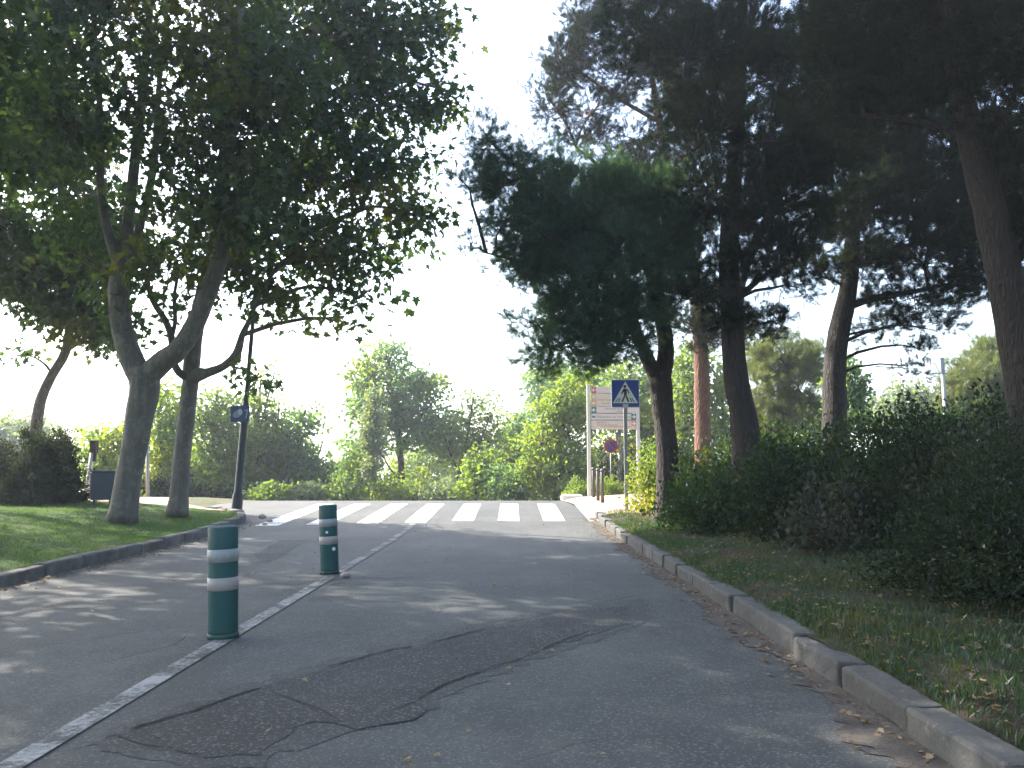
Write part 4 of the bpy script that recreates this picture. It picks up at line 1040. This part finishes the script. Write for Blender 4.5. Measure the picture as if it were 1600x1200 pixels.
near_green = ((y > 12) & (y < 15) & (x > 2.3)) * .35 + ((y < 5) & (x > 2.2)) * .3
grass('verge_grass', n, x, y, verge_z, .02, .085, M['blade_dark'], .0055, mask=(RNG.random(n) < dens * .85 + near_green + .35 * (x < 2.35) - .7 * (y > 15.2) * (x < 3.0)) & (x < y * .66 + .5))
def litter(name, x, y, z, size, mat, lift=.012):
    n = len(x)
    P = np.stack([x, y, z + lift], -1)
    N = unit(n); N[:, 2] *= .25
    Yv = N / np.linalg.norm(N, axis=1, keepdims=True)
    A = np.tile([0, 0, 1.0], (n, 1)) + unit(n) * .35
    Xv = np.cross(Yv, A); Xv /= np.linalg.norm(Xv, axis=1, keepdims=True)
    R_ = np.stack([Xv, Yv, np.cross(Xv, Yv)], -1)
    return tag(scatter_mesh(name, [scatter(PLANE_LEAF[0], PLANE_LEAF[1], P, R_, size * RNG.uniform(.4, 1.3, n))], mat), kind='stuff')
n = 2200
y = RNG.uniform(2.6, 17, n); x = 1.95 + RNG.random(n) ** 1.5 * 3.2
litter('fallen_leaves', x, y, verge_z(x, y), .045, M['dead_leaf'], .02)
n = 750
y = RNG.uniform(2.6, 17, n); x = 1.74 - np.abs(RNG.normal(size=n)) * .13
litter('gutter_leaves', x, y, road_z(x, y), .034, M['dead_leaf'], .014)
n = 190
y = RNG.uniform(3, 18, n); x = RNG.uniform(-5, 1.7, n)
litter('scattered_leaves', x, y, road_z(x, y), .032, M['dead_leaf'], .018)
n = 260
y = RNG.uniform(6, 16.5, n); x = kerb_left(y) + np.abs(RNG.normal(size=n)) * .16 + .1
litter('kerbside_leaves', x, y, road_z(x, y), .05, M['dead_leaf'], .02)
n = 130
y = RNG.uniform(7, 16.5, n); x = kerb_left(y) - .2 - RNG.random(n) * 6
litter('lawn_leaves', x, y, lawn_z(x, y), .05, M['dead_leaf'], .03)
# dirt along the right gutter
def gutter_fn(U, V):
    w = .15 + .06 * np.sin(V * 2.3) + .04 * np.sin(V * 7.1 + 1) + .05 * np.sin(V * 31 + 2 * np.sin(V * 13)) * np.sin(V * 3.1) + .03 * np.random.default_rng(3).random(V.shape[0])[:, None]
    X = 1.745 - .05 * smooth(7, 3, V) - U * w
    return X, V, road_z(X, V) + .014 * (1 - U) ** 2 + .004
tag(grid_sheet('gutter_dirt', np.linspace(0, 1, 7), gutter_fn, np.arange(1.5, 17.1, .035), M['bank']), kind='structure')
# broken stones lying at the kerb end by the lamp post
for px, py, r in [(409, 814, .09), (421, 818, .07), (414, 821, .05)]:
    x, y = on_plane(px, py, .06); b = MB()
    prof = [(.2, -.05), (.9, .0), (1.0, .35), (.7, .75), (.25, .95)]
    b.lathe([(r * a * random.uniform(.85, 1.1), r * h) for a, h in prof], 9)
    o = b.build('loose_stone', M['stone']); o.location = (x, y, float(road_z(x, y))); o.rotation_euler = (.2, .15, px)
    tag(o, {409: 'largest loose stone beside the kerb end near the lamp post', 421: 'middle sized stone lying furthest from the kerb end', 414: 'smallest loose stone nearest the viewer at the kerb end'}[px], 'stone', 'loose stones at the kerb end')
x, y = on_plane(540, 902); b = MB()
b.lathe([(.02, 0), (.05, .01), (.055, .03), (.03, .05), (.01, .055)], 8)
o = b.build('pebble', M['stone'], smooth_shade=True); o.location = (x, y, 0)
tag(o, 'small dark pebble on the road right of the far green delineator', 'stone')

# tree masses added beside and behind the car, mostly unseen, to shade the scene
shade_trees = [(-16.4, 16, 10.5, 4.4, 5.2), (-15.5, 8.5, 9.5, 4.3, 5.0), (-13.4, 17, 12.8, 4.4, 4.4), (8.5, 2.0, 8.5, 2.8, 3.2), (-12, 6.5, 11.5, 4.2, 4), (-10, 1.5, 7.5, 4, 3.5), (-9, -6, 7.5, 4.5, 4), (10.5, 5.5, 6.5, 2.6, 4), (14, 12, 6, 3, 4), (11, -1, 6, 4, 5), (6.8, -3.5, 9, 4.2, 3.6), (0, -8, 9.5, 4.5, 3.4), (-6.5, -3.5, 9, 4.5, 3.6), (2.5, -3, 11, 3.8, 2.2)]
LP = []; wb = MB()
for x, y, z, r, rz in shade_trees:
    d = in_ellipsoid(210, .7); C = d * np.array([r, r, rz]) + np.array([x, y, z])
    LP.append(np.repeat(C, 30, 0) + RNG.normal(size=(210 * 30, 3)) * .42)
    wb.tube([(x, y, -.5), (x + .2, y, z * .5), (x, y + .2, z + rz * .5)], [.25, .2, .1], 10)
    for c_ in C[::4]: wb.tube([(x, y, z - .3 * rz), tuple(c_)], [.05, .015], 4, cap=False)
LP = np.concatenate(LP); wb.mi = 0
wt = wb.build('unseen_shade_trees', [M['bark_dark']])
tag(wt, kind='stuff')
wc = scatter_mesh('crown', [scatter(OVAL_LEAF[0], OVAL_LEAF[1], LP, frames(unit(len(LP))), .22 * RNG.uniform(.7, 1.2, len(LP)))], M['leaf_plane'], wt)

# ------------------------------------------------------------------ street furniture
def delineator(loc, lean, label, stickers=()):
    e = empty('delineator_post', loc, label, 'bollard', 'green delineator posts on the centre line', lean)
    b = MB(); b.lathe([(.098, .03), (.1, .05), (.1, .315), (.1005, .32), (.1005, .41), (.1, .415), (.1, .51), (.1, .60), (.1, .738), (.097, .746), (.085, .751), (.04, .754), (.001, .755)], 40)
    b.build('body', M['green_plastic'], e, True)
    b = MB(); b.lathe([(.105, .0), (.105, .02), (.1025, .032), (.098, .036)], 40); b.build('base', M['black_rubber'], e, True)
    for z0, z1, m in ((.322, .408, 'band_pink'), (.512, .598, 'band')):
        b = MB(); b.lathe([(.100, z0), (.1025, z0 + .001), (.1025, z1 - .001), (.100, z1)], 40); b.build('reflective_band', M[m], e, True)
    for a, z, r in stickers:
        b = MB(); b.lathe([(r, 0), (r, .003)], 14)
        o = b.build('sticker', M['sticker'], e); o.location = (.101 * math.sin(a), -.101 * math.cos(a), z); o.rotation_euler = (PI / 2, 0, a)
    return e
x, y = on_plane(340, 1001); delineator((x, y + .1, .001), (0, -.035, 0), 'nearer and larger green delineator post with two pale bands')
x, y = on_plane(512, 898); delineator((x, y + .1, .001), (0, -.055, 0), 'farther green delineator post with white stickers between its bands', [(.05, .455, .014), (.75, .27, .02)])

# pedestrian crossing sign
def disc(cx, cz, r, n=28, sx=1, sz=1): return [(cx + r * sx * math.cos(2 * PI * k / n), cz + r * sz * math.sin(2 * PI * k / n)) for k in range(n)]
D = 17.1; c = at(977, 615, D); sx = c[0]; gz = float(road_z(sx, D)) + .05
sg = empty('crossing_sign', (sx, D, gz), 'square blue pedestrian crossing sign on a grey pole by the kerb', 'sign')
zc = c[2] - gz; hs = .302
b = MB(); b.box((0, .045, (zc + .26) / 2 - .1), (.075, .045, zc + .46)); b.build('pole', M['galv'], sg, bevel=.008)
b = MB(); b.box((0, 0, zc), (2 * hs, .022, 2 * hs)); pn = b.build('panel', M['sign_grey'], sg, bevel=.006)
def flat(name, poly, y0, mat, parent, th=.003):
    m = MB(); m.prism(poly, y0 - th, y0); return m.build(name, mat, parent)
q = hs - .016
flat('blue_face', [(-q, zc - q), (q, zc - q), (q, zc + q), (-q, zc + q)], -.0115, M['blue_sign'], pn)
flat('triangle', [(-.268, zc - .205), (.268, zc - .205), (0, zc + .262)], -.0150, M['sign_white'], pn)
mb = MB(); Y0, Y1 = -.0215, -.0185
mb.prism([(a - .012, b_) for a, b_ in disc(0, zc + .150, .031)], Y0, Y1)
mb.prism([(-.045, zc + .095), (-.010, zc + .110), (.022, zc + .104), (.030, zc + .03), (.024, zc - .035), (-.028, zc - .035), (-.030, zc + .03)], Y0, Y1)
mb.prism([(-.047, zc + .094), (-.031, zc + .04), (-.075, zc - .012), (-.092, zc + .0)], Y0, Y1)
mb.prism([(.023, zc + .103), (.066, zc + .068), (.083, zc + .0), (.062, zc - .006), (.047, zc + .055), (.031, zc + .05)], Y0, Y1)
mb.prism([(-.028, zc - .036), (-.001, zc - .036), (-.012, zc - .085), (-.055, zc - .180), (-.095, zc - .180), (-.048, zc - .088)], Y0, Y1)
mb.prism([(.0, zc - .036), (.025, zc - .036), (.050, zc - .095), (.085, zc - .180), (.046, zc - .180), (.012, zc - .095)], Y0, Y1)
for k, xx in enumerate((-.21, -.155, -.025, .022, .135, .185)):
    s_ = -xx * .28
    if abs(xx) < .05: continue
    mb.prism([(xx - .011, zc - .182), (xx + .011, zc - .182), (xx + .011 + s_, zc - .10), (xx - .011 + s_, zc - .10)], Y0, Y1)
mb.build('pedestrian_symbol', M['sign_black'], pn)
flat('maker_plate', [(-.058, zc - .288), (.058, zc - .288), (.058, zc - .225), (-.058, zc - .225)], -.0150, M['sign_grey'], pn)

# no parking sign
D = 30.0; c = at(954.5, 697, D); gz = ground_at(c[0], D)
npk = empty('no_parking_sign', (c[0], D, gz), 'round red and blue no parking sign on a pale pole behind the low hedge', 'sign')
zc = c[2] - gz
b = MB(); b.tube([(0, .03, -.1), (0, .03, zc + .2)], [.032, .032], 12); b.build('pole', M['pole_grey'], npk, True)
pn = flat('disc', disc(0, zc, .26, 40), 0, M['sign_red'], npk, .02)
flat('blue_field', disc(0, zc, .185, 40), -.0215, M['sign_blue2'], pn)
r2 = math.sqrt(.5)
bar = MB(); bar.prism([(-.15, zc + .115), (-.115, zc + .15), (.15, zc - .115), (.115, zc - .15)], -.028, -.0255); bar.build('slash', M['sign_red'], pn)

# direction board
def text_mesh(body, size, mat, parent, loc, align='LEFT'):
    cu = bpy.data.curves.new('lettering', 'FONT'); cu.body = body; cu.size = size; cu.align_x = align; cu.extrude = .0008
    tmp = bpy.data.objects.new('lettering_source', cu); COL.objects.link(tmp)
    bpy.context.view_layer.update()
    me = bpy.data.meshes.new_from_object(tmp.evaluated_get(bpy.context.evaluated_depsgraph_get()))
    bpy.data.objects.remove(tmp); bpy.data.curves.remove(cu)
    o = link_mesh('lettering', me, mat, parent); o.location = loc; o.rotation_euler = (PI / 2, 0, 0)
    return o
D = 25.0; k = D / F
c0 = at(920.5, 733, D); gz = ground_at(c0[0] + .8, D) + .05
db = empty('direction_board', (c0[0], D, gz), 'white direction board with stacked arrow panels on two posts', 'sign')
zpx = lambda py: (at(920.5, py, D)[2] - gz)
for dx in (0, (997.5 - 920.5) * k):
    b = MB(); b.box((dx, 0, zpx(601) / 2 - .1), (.105, .09, zpx(601) + .2)); b.build('post', M['post_white'], db, bevel=.012)
xL, xR = 4.2 * k, (995 - 920.5) * k
rows = [(604.5, 614.6, 'board_white', 'crimson', 'L'), (615.4, 624.8, 'board_cream', 'ochre', 'L'), (625.6, 634.9, 'board_cream', 'orange', 'L'),
        (635.7, 645.6, 'board_white', 'teal', 'L'), (646.4, 656.2, 'board_white', 'teal', 'R'), (657, 666.5, 'board_cream', 'orange', 'R')]
pans = []
for y0, y1, m, am, side in rows:
    z1, z0 = zpx(y0), zpx(y1)
    b = MB(); b.box(((xL + xR) / 2, 0, (z0 + z1) / 2), (xR - xL, .05, z1 - z0)); pn = b.build('panel', M[m], db, bevel=.004); pans.append((pn, z0, z1))
    h = z1 - z0; w = 7.5 * k
    ax = xL + .01 if side == 'L' else xR - w - .01
    flat('arrow_plate', [(ax, z0 + .006), (ax + w, z0 + .006), (ax + w, z1 - .006), (ax, z1 - .006)], -.0255, M[am], pn)
    cx, cz, s_ = ax + w / 2, (z0 + z1) / 2, (1 if side == 'R' else -1)
    mb = MB(); a = h * .30
    mb.prism([(cx - s_ * a * 1.1, cz - a * .2), (cx + s_ * a * .5, cz - a * .2), (cx + s_ * a * .5, cz + a * .2), (cx - s_ * a * 1.1, cz + a * .2)][::s_], -.033, -.030)
    mb.prism([(cx + s_ * a * 1.15, cz), (cx + s_ * a * .05, cz + a * 1.05), (cx - s_ * a * .25, cz + a * .8), (cx + s_ * a * .5, cz), (cx - s_ * a * .25, cz - a * .8), (cx + s_ * a * .05, cz - a * 1.05)][::s_], -.0365, -.0335)
    mb.build('arrow', M['sign_white'], pn)
    flat('edge_line', [(xL + .004, z0 - .006), (xR - .004, z0 - .006), (xR - .004, z0 + .008), (xL + .004, z0 + .008)], -.0262, M[am] if m != 'board_cream' else M['ochre'], pn)
def lines(i, txt, size, al, x, fr):
    pn, z0, z1 = pans[i]
    text_mesh(txt, size, M['letter'], pn, (x, -.0262, z0 + (z1 - z0) * fr), al)
lines(2, 'Serveis Generals', .085, 'LEFT', 17 * k + xL, .38)
lines(3, 'Biblioteca de Ciencia', .085, 'LEFT', 22 * k + xL, .56); lines(3, 'i Tecnologia', .075, 'LEFT', 39 * k + xL, .16)
lines(4, 'Biblioteca de Humanitats', .115, 'LEFT', 8.5 * k + xL, .32)
lines(5, 'Rectorat', .08, 'LEFT', 9 * k + xL, .56); lines(5, 'Centre de Recursos', .075, 'LEFT', 9 * k + xL, .16)
pn, z0, z1 = pans[4]
flat('book_symbol', [(xL + .02, z0 + .07), (xL + .13, z0 + .07), (xL + .13, z1 - .06), (xL + .075, z1 - .08), (xL + .02, z1 - .06)], -.0255, M['teal'], pn)
b = MB(); b.box(((xL + xR) / 2, .001, zpx(669)), (xR - xL, .045, 4 * k)); b.build('bottom_rail', M['board_cream'], db, bevel=.004)

# three brown posts
for px, py, D, lab in [(941.5, 788, 20.4, 'nearest and tallest looking of the three brown posts'), (934.5, 785, 21.2, 'middle one of the three brown posts'), (927.5, 782, 22.0, 'farthest of the three brown posts, next to the board')]:
    c = at(px, py, D); z0 = float(pav_fn(np.array(.1), np.array(D))[2])
    e = empty('brown_post', (c[0], D, c[2]), lab, 'bollard', 'brown posts on the corner pavement')
    b = MB(); b.lathe([(.043, -.15), (.043, .80), (.038, .805), (.038, .83)], 24); b.build('shaft', M['bollard_brown'], e, True)
    b = MB(); b.lathe([(.04, .831), (.054, .832), (.054, .852), (.046, .872), (.025, .888), (.002, .892)], 24); b.build('cap', M['bollard_brown'], e, True)
    b = MB(); b.lathe([(.066, -.06), (.066, .008), (.048, .02)], 24); b.build('base', M['bollard_brown'], e, True)

# lamp post with a faded blue plate
D = 17.8; c = at(369, 805, D); tp_ = at(397, 480, D)
lp = empty('lamp_post', tuple(c), 'dark tapered lamp post with a faded blue plate at the lawn corner', 'lamp post')
ln = (tp_[0] - c[0]) / (tp_[2] - c[2]); H = 7.2
pt = lambda z: (ln * z, 0, z)
b = MB(); b.tube([pt(-.2), pt(.0), pt(.42), pt(.5), pt(2.35), pt(2.5)], [.125, .12, .115, .085, .078, .06], 16); b.build('column', M['lamp_black'], lp, True)
b = MB(); b.tube([pt(2.48), pt(2.7), pt(H)], [.055, .05, .04], 12); b.build('pole', M['lamp_black'], lp, True)
e2 = pt(H)
b = MB(); b.tube([pt(H - .1), (e2[0] + .35, 0, H + .12), (e2[0] + .8, 0, H + .1)], [.03, .028, .025], 8); arm = b.build('arm', M['lamp_black'], lp, True)
b = MB(); b.lathe([(.03, .12), (.16, .1), (.24, .02), (.2, -.02)], 20, (e2[0] + .85, 0, H)); b.build('lamp_head', M['lamp_black'], lp, True)
b = MB(); b.lathe([(.19, -.025), (.16, -.09), (.05, -.13)], 20, (e2[0] + .85, 0, H)); b.build('lamp_glass', M['lamp_glass'], lp, True)
pc = at(377.5, 647, D); pz = pc[2] - c[2]; px_ = pc[0] - c[0]
b = MB(); b.box((px_, -.105, pz), (.42, .012, .36), Matrix.Rotation(-.04, 3, 'Y')); pl = b.build('plate', M['plate_blue'], lp, bevel=.01)
w = .42 / 28
flat('emblem', [(px_ - .05 + .105 * math.cos(a), pz - .0 + .085 * math.sin(a) + .3 * .105 * math.cos(a)) for a in np.linspace(0, 2 * PI, 28)[:-1]], -.1125, M['plate_mark'], pl)
flat('emblem', disc(px_ + .005, pz + .04, .062, 24, .8, 1.1), -.1165, M['sign_grey'], pl)
mb = MB(); mb.prism([(px_ + .10, pz + .08), (px_ + .185, pz + .11), (px_ + .185, pz + .075), (px_ + .15, pz - .10), (px_ + .12, pz - .10), (px_ + .145, pz + .06), (px_ + .10, pz + .055)][::-1], -.1155, -.1125); mb.build('numeral', M['plate_mark'], pl)

# litter bin, white post, thin pole on the left
D = 16.6; c = at(160, 783, D); z0 = float(lawn_z(c[0], D)); k = D / F
bn = empty('litter_bin', (c[0], D, z0), 'dark blue litter bin on short legs left of the forked plane tree', 'bin', None, (0, 0, .35))
h0 = at(160, 781, D)[2] - z0; h1 = at(160, 737, D)[2] - z0
b = MB(); b.box((0, 0, (h0 + h1) / 2), (.40, .30, h1 - h0), taper=1.06); b.build('body', M['bin_blue'], bn, bevel=.02)
b = MB(); b.box((0, 0, h1 + .012), (.46, .36, .03)); b.build('rim', M['bin_side'], bn, bevel=.01)
for s_ in (-1, 1):
    b = MB(); b.box((s_ * .218, 0, (h0 + h1) / 2), (.02, .26, (h1 - h0) * .9)); b.build('side_panel', M['bin_side'], bn, bevel=.005)
    b = MB(); b.box((s_ * .14, 0, h0 / 2 - .1), (.035, .05, h0 + .2)); b.build('leg', M['bin_blue'], bn)
D = 19.0; c = at(134, 783, D); t_ = at(145, 700, D)
wp = empty('white_post', tuple(c), 'short leaning white post with a brown box on top beside the ball bush', 'post')
v = Vector(t_ - c)
b = MB(); b.tube([(0, 0, -.25), v * .45, v * .92], [.055, .05, .045], 12); b.build('shaft', M['post_white'], wp, True)
b = MB(); b.tube([v * .44, v * .47], [.058, .056], 12); b.build('collar', M['galv'], wp, True)
b = MB(); b.box(v + Vector((.03, 0, .02)), (.15, .13, .26)); b.box(v + Vector((.01, 0, .165)), (.21, .18, .03)); b.box(v + Vector((.06, .0, -.2)), (.06, .06, .24)); b.build('box', M['brown_box'], wp, bevel=.01)
D = 20.5; c = at(232, 787, D); t_ = at(230, 690, D); v = Vector(t_ - c)
tp2 = empty('thin_pole', tuple(c), 'thin pale grey pole standing between the two plane trunks', 'pole')
b = MB(); b.tube([(0, 0, -.25), v * .98], [.05, .034], 12); b.build('shaft', M['pole_grey'], tp2, True)
b = MB(); b.lathe([(.036, 0), (.040, .01), (.03, .04), (.005, .05)], 12, tuple(v * .98)); b.build('cap', M['pole_grey'], tp2, True)
# grey post with a box head far right
D = 26; c = at(1482, 700, D); t_ = at(1471, 560, D); v = Vector(t_ - c)
gp = empty('floodlight_post', tuple(c), 'slim grey post with a narrow box head on the skyline right', 'lamp post')
c2 = v * .83
b = MB(); b.tube([(0, 0, -1.2), c2], [.07, .06], 12); b.build('shaft', M['galv'], gp, True)
ang = math.atan2(v.x, v.z)
b = MB(); b.box(v * .92, (.13, .10, v.length * .18), Matrix.Rotation(ang, 3, 'Y')); b.build('head', M['galv'], gp, bevel=.01)
b = MB(); b.box(v * .835 + Vector((.09, 0, -.02)), (.14, .05, .05)); b.build('bracket', M['galv'], gp)

# ------------------------------------------------------------------ light, sky, camera
AZ, EL = math.radians(58), math.radians(38)     # sun ahead and to the left
sd = Vector((-math.sin(AZ) * math.cos(EL), math.cos(AZ) * math.cos(EL), math.sin(EL)))
sun = bpy.data.lights.new('sun', 'SUN'); sun.energy = 4.0; sun.angle = math.radians(.5); sun.color = (1, .93, .82)
so = bpy.data.objects.new('sun', sun); COL.objects.link(so); so.rotation_euler = sd.to_track_quat('Z', 'Y').to_euler()
so.location = (0, 0, 40)
W = bpy.data.worlds.new('World'); S.world = W; W.use_nodes = True
nt = W.node_tree; bg = nt.nodes['Background']
sky = nt.nodes.new('ShaderNodeTexSky'); sky.sky_type = 'NISHITA'; sky.sun_disc = False
sky.sun_elevation = EL; sky.sun_rotation = -AZ; sky.dust_density = 2.5; sky.air_density = 1.0
nt.links.new(sky.outputs[0], bg.inputs[0]); bg.inputs[1].default_value = .15

hz = MB(); hz.box((0, 150, 18), (900, 700, 46))  # thin haze volume added to stand in for veiling lens glare
hm = bpy.data.materials.new('glare_haze'); hm.use_nodes = True; hn = hm.node_tree; hn.nodes.clear()
ho = hn.nodes.new('ShaderNodeOutputMaterial'); hv = hn.nodes.new('ShaderNodeVolumePrincipled')
hv.inputs['Color'].default_value = (.86, .93, 1, 1); hv.inputs['Density'].default_value = .0017; hv.inputs['Anisotropy'].default_value = .4
hn.links.new(hv.outputs[0], ho.inputs['Volume'])
tag(hz.build('glare_haze', hm), kind='stuff')
cam = bpy.data.cameras.new('camera'); cam.lens = 36 * F / 1600; cam.sensor_width = 36; cam.clip_end = 2000; cam.clip_start = .05
co = bpy.data.objects.new('camera', cam); COL.objects.link(co)
co.location = (0, 0, CAM_H); co.rotation_euler = (PI / 2 + PITCH, 0, 0)
S.camera = co
S.view_settings.view_transform = 'Standard'; S.view_settings.look = 'None'; S.view_settings.gamma = 1; S.view_settings.exposure = 2.35
S.cycles.max_bounces = 8; S.cycles.transmission_bounces = 4; S.cycles.diffuse_bounces = 4
S.cycles.use_denoising = True
